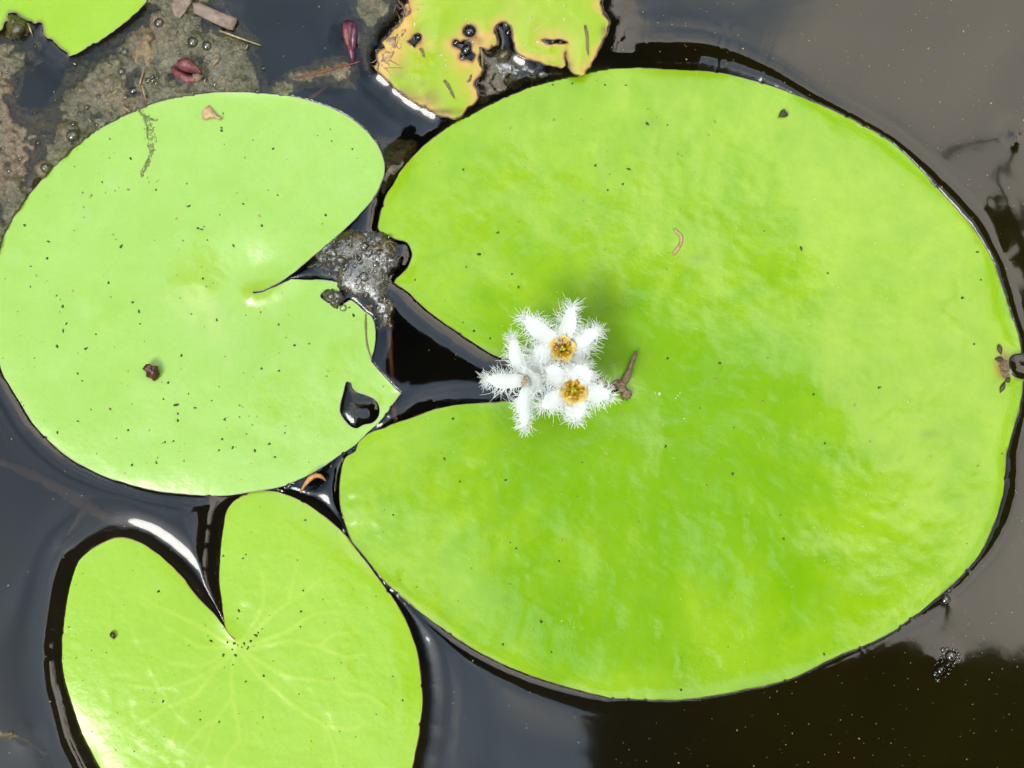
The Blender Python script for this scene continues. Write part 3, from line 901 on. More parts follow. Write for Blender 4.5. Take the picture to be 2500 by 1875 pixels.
def make_pad(k, label, mat, rim_mat, rim_r, group):
    d = PADS[k]
    loops = d['loops']
    sp = d['sp']
    o = loops[0]
    xs = np.arange(o[:, 0].min(), o[:, 0].max(), sp)
    ys = np.arange(o[:, 1].min(), o[:, 1].max(), sp * 0.87)
    ins = inside_rows(xs, ys, loops)
    gx, gy = np.meshgrid(xs, ys)
    gx = gx + (np.arange(len(ys))[:, None] % 2) * sp * 0.5
    gx, gy = gx[ins], gy[ins]
    gx = gx + RNG.uniform(-.15, .15, len(gx)) * sp
    ii2 = inside_pts(gx, gy, loops)
    gx, gy = gx[ii2], gy[ii2]
    dd, _ = d['dist'](gx, gy)
    q = dd > sp * 0.55
    gx, gy = gx[q], gy[q]
    pts, edges = [], []
    for l in loops:
        s = len(pts)
        pts += [Vector(p) for p in l]
        edges += [(s + i, s + (i + 1) % len(l)) for i in range(len(l))]
    pts += [Vector(p) for p in zip(gx.tolist(), gy.tolist())]
    rv, re_, rf, ov_, oe_, of_ = delaunay_2d_cdt(pts, edges, [], 0, 1e-4, True)
    V = np.array([(p.x, p.y) for p in rv])
    F = np.array([f for f in rf if len(f) == 3])
    c = V[F].mean(1)
    F = F[inside_pts(c[:, 0], c[:, 1], loops)]
    X, Y = V[:, 0], V[:, 1]
    dd, idx = d['dist'](X, Y)
    z = pad_z(k, X, Y, dd, idx) 
    attrs = {n: np.zeros(len(V)) for n in ('vein', 'rot', 'stain', 'wet', 'deep')}
    if k == 'heart':
        attrs['vein'] = seg_field(X, Y, heart_veins, 6.0) * (0.5 + 0.35 * fbm(X, Y, 60, 2, 111)) + 0.6 * np.exp(-(np.hypot(X - 582, Y - 1575) / 16)**2)
        z = z + attrs['vein'] * 0.10
    elif k == 'left':
        r = np.hypot(X - 606, Y - 714)
        attrs['vein'] = np.maximum(0.9 * np.exp(-(r / 16)**2), (0.26 + 0.3 * fbm(X, Y, 70, 2, 112)) * seg_field(X, Y, [[(606, 714), (606 + 210 * math.cos(t_), 714 + 170 * math.sin(t_)), (606 + 480 * math.cos(t_ + .12 * math.sin(5 * t_)), 714 + 360 * math.sin(t_ + .12 * math.sin(5 * t_)))]
                                                                                       for t_ in np.linspace(0.25, 6.0, 19)], 6))
        attrs['wet'] = sstep(832, 850, X) * sstep(735, 760, Y) * sstep(1060, 1000, Y) * sstep(1000, 960, X)
        attrs['stain'] = gauss(X, Y, [(836, 730, 10, 8, .6)])
    elif k == 'big':
        r = np.hypot(X - 1535, Y - 956)
        attrs['stain'] = np.maximum(gauss(X, Y, [(2452, 895, 16, 28, 1.3), (1700, 630, 24, 10, .35), (2270, 1060, 30, 12, .3), (1230, 1460, 24, 14, .2), (1585, 300, 25, 12, .15)]),
                                    0.6 * np.exp(-dd / 4.0) * sstep(-0.1, 0.3, fbm(X, Y, 30, 2, 71)) * (X > 2300))
        vl = []
        for i_, t_ in enumerate(np.linspace(-2.75, 2.85, 25)):
            b_ = t_ + .10 * math.sin(7 * i_)
            p1_ = (1535 + 330 * math.cos(t_), 956 + 270 * math.sin(t_))
            vl.append([(1535, 956), p1_, (1535 + 830 * math.cos(b_), 956 + 690 * math.sin(b_))])
            vl.append([p1_, (1535 + 560 * math.cos(b_ + .10), 956 + 470 * math.sin(b_ + .10)), (1535 + 860 * math.cos(b_ + .14), 956 + 700 * math.sin(b_ + .14))])
        attrs['vein'] = np.clip(0.20 + 0.45 * fbm(X, Y, 120, 3, 113), 0, .6) * seg_field(X, Y, vl, 8)
        attrs['rot'] = gauss(X, Y, [(2450, 890, 18, 26, 1.2)])
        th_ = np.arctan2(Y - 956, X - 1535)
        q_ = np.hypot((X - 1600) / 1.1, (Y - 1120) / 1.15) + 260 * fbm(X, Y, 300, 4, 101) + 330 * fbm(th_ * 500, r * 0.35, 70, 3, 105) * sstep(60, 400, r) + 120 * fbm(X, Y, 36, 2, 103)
        attrs['deep'] = sstep(660, 130, q_)  # dulled sheen under the mirrored silhouette, painted in as deeper green
    elif k == 'yellow':
        nz = 0.6 + 0.9 * fbm(X, Y, 26, 3, 72)
        hole_d, _ = Dist(loops[1:3])(X, Y)
        attrs['rot'] = np.clip(np.exp(-dd / (3.0 + 16.0 * np.clip(0.5 + 1.6 * fbm(X, Y, 70, 3, 74), 0, 1))) * (0.6 + nz) + gauss(X, Y, [(1170, 95, 30, 22, 1.3), (958, 118, 36, 50, 1.2), (990, 50, 20, 50, 1.1), (940, 165, 16, 22, 1.0), (1135, 115, 30, 45, 0.9),
                                                                             (1160, 200, 12, 40, .8), (1310, 140, 60, 10, .7)]), 0, 1.2)
        attrs['stain'] = np.clip(gauss(X, Y, [(990, 230, 30, 20, .55), (1052, 240, 22, 22, .6), (1030, 205, 14, 10, .35), (975, 170, 18, 30, .35), (1160, 98, 20, 14, .8), (1080, 272, 50, 9, .9), (1000, 241, 50, 9, .7),
                                              (1390, 160, 10, 20, .5), (1384, 150, 6, 30, .8), (1020, 95, 18, 16, .6), (945, 85, 16, 14, .7), (1475, 75, 10, 14, .8)]) + 0.9 * np.exp(-dd / 3.0) * (nz > .55)
                                 + 0.8 * np.exp(-hole_d / 3.5) * (hole_d < 12), 0, 1)
    elif k == 'corner':
        attrs['stain'] = 0.9 * np.exp(-dd / 3.0) * ((X < 170) & (X > 0))
        attrs['rot'] = 0.0 * X
    n = len(V)
    th = 0.45 if k != 'yellow' else 0.35
    top = PA(X, Y, z * MM)
    pet = d['pet']
    root = empty('lily_pad', P(pet[0], pet[1], 0) if 0 < pet[1] < 1875 else PA(X.mean(), Y.mean(), 0.0).tolist())
    tag(root, label, 'lily pad', group)
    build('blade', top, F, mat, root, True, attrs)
    # rim with underside
    mbv, mbf = [], []
    bot = PA(X, Y, (z - th) * MM)
    off = 0
    boundary_n = [len(l) for l in loops]
    ur, uf = top.tolist() + bot.tolist(), []
    # find boundary edges of the triangulation
    from collections import Counter
    E_ = Counter()
    for f in F.tolist():
        for i in range(3):
            E_[(f[i], f[(i + 1) % 3])] += 1
    for (i, j) in list(E_):
        if (j, i) not in E_:
            uf.append((j, i, i + n, j + n))
    uf += [(f[2] + n, f[1] + n, f[0] + n) for f in F.tolist()]
    used = sorted({i for f in uf for i in f})
    rm = {o_: i for i, o_ in enumerate(used)}
    build('underside', [ur[i] for i in used], [tuple(rm[i] for i in f) for f in uf], M['under'], root)
    mb = MB()
    for l in loops:
        dl, il = d['dist'](l[:, 0], l[:, 1])
        zl = pad_z(k, l[:, 0], l[:, 1], dl, il)
        wob = rim_r * (0.75 + 0.8 * np.clip(0.5 + fbm(l[:, 0], l[:, 1], 40, 2, 81), 0, 1))
        pth = PA(l[:, 0], l[:, 1], (zl - 0.06) * MM)
        mb.add(tube(np.concatenate([pth, pth[:1]]), (np.concatenate([wob, wob[:1]]) * S).tolist(), 5, False))
    build('rim', mb.v, mb.f, rim_mat, root)
    # petiole going down into the dark
    if k in ('big', 'left', 'heart'):
        zt = float(z[np.hypot(X - pet[0] - 6, Y - pet[1]) < 26].min()) - th - 0.3
        a0 = P(pet[0] + 6, pet[1], zt * MM)
        pth = [a0, a0 + Vector((0.001, 0, -0.008)), a0 + Vector((0.006, -0.002, -0.025)), a0 + Vector((0.016, -0.006, -0.06))]
        vf = tube(pth, [0.0014, 0.0016, 0.0016, 0.0016], 8)
        build('petiole', vf[0], vf[1], M['stem_red'], root)
    d['root'] = root
    kd = kdtree.KDTree(n)
    for i in range(n):
        kd.insert((X[i], Y[i], 0), i)
    kd.balance()
    d['zat'] = lambda x, y: float(z[kd.find((x, y, 0))[1]]) * MM
    return root


G_PADS = 'lily pads floating on the pond'
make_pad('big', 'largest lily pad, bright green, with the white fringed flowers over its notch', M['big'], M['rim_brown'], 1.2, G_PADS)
make_pad('left', 'pale green lily pad with a spiral slit and a dark hole near its edge', M['left'], M['rim_pale'], 0.9, G_PADS)
make_pad('heart', 'heart-shaped lime green lily pad with pale branching veins and an open notch', M['heart'], M['rim_red'], 1.1, G_PADS)
make_pad('corner', 'green lily pad cut by the top left corner, its edge chewed above the algae', M['heart'], M['rim_pale'], 0.9, G_PADS)
make_pad('yellow', 'decaying yellow-green lily pad with brown edges and black holes', M['yellow'], M['rim_rust'], 1.6, G_PADS)


def on(k, x, y, dz=0.0):
    return PADS[k]['zat'](x, y) + dz


# ------------------------------------------------------------------ algae and slime
def mat_field(name, poly, label, mat, base, lumps, soft=26, step=4, cat='algae', kind=None, seed=0, bumps=(), cap=True, group=None, top=None):
    """a lumpy wet mat: heights in mm, sinking under the water at its ragged edge"""
    l = spline(poly, True, 6)
    l = l + np.stack([fbm(l[:, 0], l[:, 1], 34, 3, seed + 5), fbm(l[:, 0], l[:, 1], 34, 3, seed + 9)], 1) * 16
    x0, y0 = l.min(0)
    x1, y1 = l.max(0)
    xs, ys = np.arange(x0, x1 + step, step), np.arange(y0, y1 + step, step)
    ins = inside_rows(xs, ys, [l])
    X, Y = np.meshgrid(xs, ys)
    dd, _ = Dist([l])(X.ravel(), Y.ravel())
    dd = dd.reshape(X.shape) * np.where(ins, 1, -1)
    z = base + 0 * X
    for i, (sc_, am) in enumerate(lumps):
        nz = vnoise(X, Y, sc_, seed + 11 + i)
        z = z + am * (nz + (0.5 - 2 * np.abs(vnoise(X + 50, Y, sc_ * 1.3, seed + 31 + i))) * 0.5)
    for (bx, by, br, bh) in bumps:
        q = np.hypot(X - bx, Y - by) / br
        z = np.maximum(z, np.where(q < 1, base + bh * np.sqrt(np.clip(1 - q * q, 0, 1)), -99))
    z = z - 3.0 * np.exp(-np.maximum(dd, 0) / soft) * 0.8
    if top is not None:
        z = np.minimum(z, top + 0.3 * (z - top))
    # stay below any pad
    if cap:
        J = np.clip(np.round((X - wx[0]) / STEP).astype(int), 0, len(wx) - 1)
        I = np.clip(np.round((Y - wy[0]) / STEP).astype(int), 0, len(wy) - 1)
        z = np.where(UNDER[I, J], np.minimum(z, WZ[I, J] - 0.4), z)
    keep = ins
    nx2 = len(xs)
    idm = np.arange(X.size).reshape(X.shape)
    fq = keep[:-1, :-1] & keep[1:, :-1] & keep[1:, 1:] & keep[:-1, 1:]
    b = idm[:-1, :-1][fq]
    F = np.stack([b, b + nx2, b + nx2 + 1, b + 1], 1)
    used, inv = np.unique(F, return_inverse=True)
    F = inv.reshape(F.shape)
    V = PA(X.ravel()[used], Y.ravel()[used], z.ravel()[used] * MM)
    o = build(name, V, F, mat)
    tag(o, label, cat, group, kind)
    return o, (lambda x, y: float(z[int(np.clip(round((y - y0) / step), 0, len(ys) - 1)), int(np.clip(round((x - x0) / step), 0, len(xs) - 1))]) * MM)


m1 = [(-200, 110), (20, 82), (60, 95), (95, 100), (104, 130), (88, 165), (66, 200), (48, 235), (60, 262), (95, 258), (128, 228), (150, 190), (160, 162), (172, 146), (215, 126), (290, 84), (345, 36), (370, -60), (560, -60),
      (560, 20), (605, 60), (632, 95), (640, 150), (652, 190), (655, 240), (600, 300), (420, 330), (290, 410), (190, 520), (100, 650), (-10, 760), (-200, 780)]
_, zm1 = mat_field('algae_mat', m1, 'broad grey-green algae mat floating between the top left pad and the pale pad', M['algae'], 0.16,
                   [(110, 0.9), (46, 0.9), (20, 0.7), (10, 0.45), (6, .25)], 26, 3.5, 'algae mat', None, 1,
                   [(470, 103, 30, 1.0), (505, 112, 26, .9), (388, 58, 26, .9), (165, 322, 30, 1.4), (105, 412, 22, .9), (425, 120, 60, .9), (560, 140, 60, .9)], top=1.6)
mat_field('algae_mat', [(690, 185), (706, 160), (760, 152), (830, 140), (862, 150), (880, 190), (870, 215), (800, 215), (760, 225), (720, 236), (700, 245), (660, 245), (640, 225)],
          'short strip of olive algae under a reddish stem, above the pale pad', M['algae'], 0.7, [(40, 0.9), (18, 0.6), (8, 0.35)], 16, 3.5, 'algae mat', None, 3, top=0.5)
mat_field('algae_mat', [(850, 20), (872, -40), (960, -60), (985, 0), (960, 60), (930, 90), (915, 130), (905, 180), (880, 175), (874, 120), (876, 70)],
          'thin grey algae film left of the decaying yellow pad', M['algae'], 0.7, [(50, 0.9), (20, 0.6), (9, 0.3)], 14, 3.5, 'algae mat', None, 5, top=0.4)
mat_field('algae_mat', [(895, 330), (930, 328), (985, 345), (1020, 360), (990, 420), (960, 450), (940, 470), (915, 420)],
          'dark olive algae sunk in the gap between the pale pad and the largest pad', M['algae_dark'], -0.4, [(30, 0.8), (12, 0.4)], 14, 3.5, 'algae mat', None, 7, top=0.05)
mat_field('algae_mat', [(1160, 130), (1180, 112), (1215, 112), (1250, 130), (1300, 150), (1372, 168), (1380, 182), (1330, 200), (1260, 216), (1200, 240), (1150, 262), (1150, 215), (1172, 180)],
          'grey wet slime in the gap right of the torn yellow pad', M['slime'], 0.15, [(40, 0.8), (16, 0.6), (7, 0.4)], 9, 3, 'algae mat', None, 9,
          [(1283, 163, 14, 1.4), (1327, 180, 16, 1.4), (1300, 172, 12, 1.0), (1345, 180, 10, 1.1)], top=0.9)
_, zm4 = mat_field('slime_clump', [(775, 605), (800, 570), (830, 556), (870, 556), (905, 562), (940, 572), (968, 590), (978, 612), (975, 640), (955, 672), (952, 700), (958, 730), (962, 790), (955, 810), (920, 808), (915, 770), (900, 745),
                                   (860, 730), (828, 700), (815, 680), (770, 660), (745, 655), (760, 630)],
                   'glistening grey and olive slime clump wedged between the pale pad and the largest pad', M['slime'], 0.35,
                   [(60, 1.4), (26, 1.1), (12, 0.7), (6, .35)], 10, 2.5, 'slime', None, 13,
                   [(880, 685, 60, .9), (930, 725, 44, .8)])
mat_field('slime_clump', [(810, 590), (840, 560), (880, 556), (930, 568), (965, 590), (972, 620), (950, 655), (925, 668), (900, 640), (870, 650), (840, 650), (815, 630)],
          'dark olive slime lumps topping the grey clump beside the largest pad', M['slime_green'], 0.8, [(30, 1.5), (14, 1.1), (7, 0.7)], 9, 2.5, 'slime', None, 15,
          [(860, 600, 40, .8)])
mat_field('slime_lump', [(782, 722), (795, 708), (814, 712), (832, 722), (842, 735), (830, 748), (812, 746), (798, 742)], 'small grey slime lump in the narrow bite of the pale pad', M['slime'], 0.5, [(16, 1.0), (7, 0.5)], 4, 2.5, 'slime', None, 29, [(806, 724, 13, 1.4), (824, 735, 9, 1.2)], cap=False)
mat_field('algae_scrap', [(-60, 1775), (0, 1778), (35, 1782), (55, 1795), (78, 1806), (95, 1815), (115, 1832), (118, 1842), (95, 1838), (72, 1825), (55, 1815), (20, 1817), (-60, 1812)],
          'tattered tan scrap of algae floating by the bottom left edge', M['algae'], 0.3, [(24, 0.8), (9, 0.5)], 5, 3, 'algae scrap', None, 17)
mat_field('slime_lump', [(8, 72), (16, 40), (24, 30), (40, 34), (50, 45), (66, 55), (72, 75), (62, 95), (40, 106), (22, 100)],
          'dark green slimy lump in the chewed edge of the top left pad', M['slime_green'], 0.8, [(24, 1.4), (10, 0.7)], 5, 2.5, 'slime', None, 19, [(40, 70, 24, 3.0), (28, 48, 14, 2.6)], cap=False)
mat_field('slime_lump', [(1203, 118), (1215, 110), (1240, 112), (1256, 124), (1258, 142), (1240, 160), (1220, 158), (1204, 140)],
          'dark green slimy ball under the hole of the decaying yellow pad', M['slime_green'], 0.6, [(20, 1.2), (8, 0.6)], 5, 2.5, 'slime', None, 21, [(1230, 132, 22, 2.6)], cap=False)
mat_field('algae_mat', [(838, 1010), (850, 985), (872, 968), (900, 965), (905, 985), (880, 1000), (868, 1030), (850, 1040)],
          'brown algae shred sunk in the hole of the pale pad', M['algae_dark'], -2.6, [(16, 1.2), (7, 0.6)], 8, 3, 'algae mat', None, 23)

# ------------------------------------------------------------------ flowers
def petal(base, tip, width, bend, curl, rnd, up=Vector((0, 0, 1)), notch=False, n=16, m=7):
    ax = tip - base
    L = ax.length
    u = ax / L
    s = u.cross(up).normalized()
    nn = s.cross(u).normalized()
    wob = rnd.uniform(0, 6.28)

    def at(t, q):
        w_ = width * 1.14 * (0.60 + 0.40 * math.sin(min(1, t / 0.5) * math.pi / 2)) * (1 if t < 0.45 else (1 - ((t - 0.45) / 0.55)**1.9 * 0.95))
        e = 1 + 0.09 * math.sin(9 * t + wob + q * 2) + 0.05 * math.sin(31 * t + wob)
        tt = t
        if notch and abs(q - 0.35) < 0.5:
            tt = t - 0.16 * t**6 * (1 - abs(q - 0.35) / 0.5)
        return base + u * (L * tt) + s * (w_ * q * e) + nn * (bend * math.sin(math.pi * t * 0.9) - curl * (1 - q * q) * width * 0.8 * math.sin(math.pi * min(1, t + .1)) + 0.075 * width * math.sin(11 * q + wob) * (1 - .5 * t) + 0.05 * width * math.sin(17 * t + 3 * q + wob))
    v, f = [], []
    for i in range(n + 1):
        for j in range(m):
            v.append(at(i / n, -1 + 2 * j / (m - 1)))
    for i in range(n):
        for j in range(m - 1):
            b = i * m + j
            f.append((b, b + 1, b + m + 1, b + m))
    tint = [max(0.0, 1 - (i // m) / n / 0.16) for i in range(len(v))]
    # fringe
    hb_ = MB()
    for side in (-1, 1):
        for _ in range(70):
            t = rnd.uniform(0.12, 1.0)**0.9
            q = side * (rnd.uniform(0.86, 1.0))
            p0 = at(t, q)
            dr = (s * side * rnd.uniform(0.75, 1.15) + u * rnd.uniform(-0.25, 0.75) * (0.5 + t) + nn * rnd.uniform(-0.35, 0.7)).normalized()
            ln = rnd.uniform(0.0010, 0.0010 + 0.0022 * rnd.random() + .0004) * (0.75 + 0.4 * math.sin(math.pi * min(1, t)))
            cv = (u * rnd.uniform(-1.4, 1.2) + nn * rnd.uniform(-0.8, 0.8) + s * rnd.uniform(-.9, .5) * side)
            pp = [p0 + dr * (ln * k) + cv * (ln * k * k * 0.55) for k in (0, 0.33, 0.66, 1.0)]
            hb_.add(tube(pp, [0.000062, 0.00006, 0.000052, 0.00003], 3, False))
    for _ in range(40):                                      # hairs round the tip and on the keel near it
        q = rnd.uniform(-1, 1)
        t = rnd.uniform(0.86, 1.0)
        p0 = at(t, q)
        dr = (u * rnd.uniform(0.4, 1.1) + s * (q * 0.9 + rnd.uniform(-.4, .4)) + nn * rnd.uniform(-0.2, 0.8)).normalized()
        ln = rnd.uniform(0.0014, 0.0026)
        cv = (u * rnd.uniform(-0.7, 0.4) + nn * rnd.uniform(-0.5, 0.6) + s * rnd.uniform(-.6, .6))
        pp = [p0 + dr * (ln * k) + cv * (ln * k * k * 0.5) for k in (0, 0.33, 0.66, 1.0)]
        hb_.add(tube(pp, [0.000062, 0.00006, 0.000052, 0.00003], 3, False))
    return v, f, hb_, tint


def flower(cpx, cpy, cz, tips, label, ring, seed, up=Vector((0, 0, 1)), full=True, stalk_to=(1480, 945)):
    rnd = random.Random(seed)
    c = P(cpx, cpy, cz * MM)
    up = up.normalized()
    root = empty('fringed_flower', c)
    tag(root, label, 'flower', 'white fringed flowers over the largest pad')
    for (tx, ty, tz, wd, bend, curl, notch) in tips:
        tip = P(tx, ty, tz * MM)
        tip = c + (tip - c) * 0.91
        dirn = (tip - c)
        base = c + dirn.normalized() * (ring * S * 0.55)
        v, f, hb_, tint = petal(base, tip, wd * S, bend * MM, curl, rnd, up, notch)
        po = build('petal', v, f, M['petal'], root, True, {'base_tint': np.array(tint) * (1.0 if full else 0.25)})
        build('fringe', hb_.v, hb_.f, M['fringe'], po)
    # throat: a shallow yellow cup
    e1 = up.orthogonal().normalized()
    e2 = up.cross(e1)
    v, f = [], []
    N_ = 20
    prof = [(1.08, 0.00045), (0.85, 0.00035), (0.62, -0.0003), (0.45, -0.0012), (0.0, -0.0016)]
    for r_, dz in prof:
        for i in range(N_):
            a_ = 2 * math.pi * i / N_
            rr = ring * S * 1.12 * r_ * (1 + (0.10 * math.cos(5 * a_ + seed) if r_ > .6 else 0))
            v.append(c + e1 * (rr * math.cos(a_)) + e2 * (rr * math.sin(a_)) + up * (dz + 0.0004))
    for j in range(len(prof) - 1):
        for i in range(N_):
            i2 = (i + 1) % N_
            f.append((j * N_ + i, (j + 1) * N_ + i, (j + 1) * N_ + i2, j * N_ + i2))
    build('throat', v, f, M['throat'] if full else M['petal'], root)
    for i in (range(5) if full else (1, 3)):
        a_ = 2 * math.pi * (i + 0.5) / 5 + seed
        d_ = e1 * math.cos(a_) + e2 * math.sin(a_)
        t_ = e1 * -math.sin(a_) + e2 * math.cos(a_)
        mb = MB()
        p0 = c + d_ * (ring * S * 0.35) - up * 0.0008
        p1 = c + d_ * (ring * S * 0.60) + up * 0.0012
        mb.add(tube([p0, p1], [0.00025, 0.0002], 5))
        mb.add(tube([p1 - d_ * 0.0004 - t_ * .0002, p1 + up * .0003, p1 + d_ * 0.0008 + up * 0.0001 + t_ * .0003], [0.0003, 0.00045, 0.00022], 6))
        mb.add(blob(p1 + d_ * 0.0001 - t_ * 0.0005, 0.0004, 0.0003, 0.0003, a_, seed + i, .25, 6, 4))
        build('stamen', mb.v, mb.f, M['anther'], root)
    mb = MB()
    mb.add(tube([c - up * 0.0016, c + up * 0.0003], [0.0007, 0.0006], 8))
    for i in range(3):
        a_ = 2 * math.pi * i / 3 + seed
        mb.add(blob(c + (e1 * math.cos(a_) + e2 * math.sin(a_)) * 0.0004 + up * 0.0005, 0.00045, 0.0004, 0.0003, a_, i, .2, 6, 4))
    build('pistil', mb.v, mb.f, M['pistil'], root)
    mb = MB()
    for k in range(90):                                      # beard of short hairs in the throat
        a_ = rnd.uniform(0, 6.283)
        d_ = e1 * math.cos(a_) + e2 * math.sin(a_)
        p0 = c + d_ * (ring * S * rnd.uniform(0.85, 1.15)) + up * 0.0006
        ln = rnd.uniform(0.0008, 0.0018)
        cv = Vector((rnd.uniform(-1, 1), rnd.uniform(-1, 1), rnd.uniform(-.3, 1)))
        dr = (-d_ * rnd.uniform(-0.6, 0.5) + up * rnd.uniform(0.3, 1)).normalized()
        mb.add(tube([p0 + dr * (ln * q) + cv * (ln * q * q * .4) for q in (0, .5, 1)], [0.00009, 0.00007, 0.00004], 3, False))
    build('beard', mb.v, mb.f, M['fringe'], root)
    # tube of the corolla and its stalk
    low = P(stalk_to[0], stalk_to[1], -2 * MM)
    vf = tube([c - up * 0.0012, c - up * 0.004, c.lerp(low, 0.5) - up * 0.001, low, low + Vector((0.004, 0, -0.015))], [ring * S * 0.45, 0.0011, 0.0009, 0.0009, 0.0009], 8)
    build('stalk', vf[0], vf[1], M['peduncle'], root)
    return root


# tip: x, y, height mm, half width px, bend mm, curl, notched
flower(1373, 850, 17, [(1401, 730, 20, 16, 1.2, .55, False), (1262, 762, 19, 18, 1.4, .5, False), (1474, 801, 17, 17, 1.2, .6, False), (1293, 868, 14, 22, 0.8, .3, False), (1433, 893, 12.5, 26, 1.0, .3, False)],
       'upper of the three white fringed flowers, its amber centre open to the sky', 25, 3, Vector((0.0, -0.12, 1)))
flower(1288, 930, 12, [(1250, 804, 15, 18, 1.6, .6, False), (1172, 922, 12, 17, 1.6, .7, False), (1283, 1060, 11, 16, 1.4, .6, False), (1328, 880, 15, 24, 1.0, .3, False), (1332, 935, 18, 20, 1.2, .5, False)],
       'left white fringed flower turned sideways, its centre half hidden', 9, 5, Vector((-0.55, -0.25, 1)), False)
flower(1400, 951, 16, [(1504, 967, 17, 19, 1.0, .5, False), (1406, 1036, 16, 21, 0.8, .35, True), (1309, 999, 16, 17, 1.0, .5, False), (1322, 886, 18.5, 18, 1.2, .4, False), (1431, 880, 19, 27, 1.2, .2, False)],
       'lower right white fringed flower with a wide ring of amber anthers', 29, 1, Vector((0.0, 0.0, 1)))


# ------------------------------------------------------------------ dead bits lying on the pads
def lump_mesh(parts, seed=0):
    mb = MB()
    for i, q in enumerate(parts):
        mb.add(blob(*q, seed=seed + i, rough=0.35, seg=10, rings=7))
    return mb


def chain(name, pts, radii, mat, label, cat, k=None, sides=7, jit=0.0, dz=0.0, group=None, flat=1.0):
    """a twig or strip along pixel points; heights follow the pad or the water"""
    s = spline(pts, False, 5)
    n = len(s)
    rr = np.interp(np.linspace(0, 1, n), np.linspace(0, 1, len(radii)), radii)
    rr = rr * (1 + jit * fbm(s[:, 0], s[:, 1], 9, 2, 91) * 2)
    pp = []
    for (x, y), r in zip(s, rr):
        z0 = on(k, x, y) if k else wz(x, y)
        pp.append(P(x, y, z0 + r * S * 0.8 * flat + dz))
    vf = tube(pp, (rr * S).tolist(), sides)
    o = build(name, vf[0], vf[1], mat)
    if label:
        tag(o, label, cat, group)
    return o


# withered flower stalk at the heart of the largest pad
root = empty('withered_flower', P(1520, 940, on('big', 1545, 955)))
tag(root, 'withered brown flower remnant lying right of the lower right white flower', 'dead flower')
zc = on('big', 1545, 940)
mb = MB()
mb.add(blob(P(1528, 962, zc + .0012), .0013, .0011, .0012, 0.4, 1, .3, 12, 8))
mb.add(blob(P(1512, 937, zc + .0012), .0016, .0010, .0012, -0.5, 2, .35, 12, 8))
mb.add(blob(P(1520, 949, zc + .0012), .0012, .0009, .0011, 0.9, 3, .3, 12, 8))
mb.add(blob(P(1498, 942, zc + .0006), .0010, .0011, .0010, 0.9, 4, .3, 10, 6))
build('calyx', mb.v, mb.f, M['brown'], root)
vf = tube([P(1524, 938, zc + .0014), P(1527, 928, zc + .0018), P(1531, 917, zc + .0022), P(1537, 902, zc + .002), P(1543, 884, zc + .0022), P(1549, 868, zc + .0025), P(1552, 858, zc + .0022)],
          [.0005, .0009, .0010, .0006, .0006, .0006, .0003], 8)
build('stalk', vf[0], vf[1], M['brown'], root)
mb = MB()
for i in range(9):
    a_ = i / 9 * 6.28
    mb.add(tube([P(1528 + 11 * math.cos(a_), 964 + 11 * math.sin(a_), zc + .0013), P(1528 + 15 * math.cos(a_), 964 + 15 * math.sin(a_), zc + .0012)], [.00025, .00008], 5))
build('crust', mb.v, mb.f, M['black'], root)

# dark red bract with jagged outline
def flake(pts, z, th, mat, name, label=None, cat=None, dome=0.0, parent=None, group=None, tiltx=0.0, tilty=0.0, rough=0.25):
    l = np.array(spline(pts, True, 4, tuple(range(len(pts)))), float)
    c = l.mean(0)
    rings_ = [1.0, 0.7, 0.35]
    R_ = np.abs(l - c).max()
    v, f = [], []
    n = len(l)

    def zz(x, y, q):
        return z + MM * (dome * (1 - q * q) + rough * float(fbm(np.array([x]), np.array([y]), 12, 2, 33)[0])) + (x - c[0]) * S * tiltx + (y - c[1]) * S * tilty
    for q in rings_:
        for p in l:
            x, y = c + (p - c) * q
            v.append(P(x, y, zz(x, y, q)))
    v.append(P(c[0], c[1], zz(c[0], c[1], 0)))
    for j in range(2):
        for i in range(n):
            i2 = (i + 1) % n
            f.append((j * n + i, j * n + i2, (j + 1) * n + i2, (j + 1) * n + i))
    for i in range(n):
        f.append((2 * n + i, 2 * n + (i + 1) % n, 3 * n))
    b0 = len(v)
    for p in l:
        v.append(P(p[0], p[1], zz(p[0], p[1], 1.0) - th * MM))
    v.append(P(c[0], c[1], zz(c[0], c[1], 0) - th * MM))
    for i in range(n):
        i2 = (i + 1) % n
        f.append((i2, i, b0 + i, b0 + i2))
        f.append((b0 + i2, b0 + i, b0 + n))
    o = build(name, v, f, mat, parent)
    if label:
        tag(o, label, cat, group)
    return o


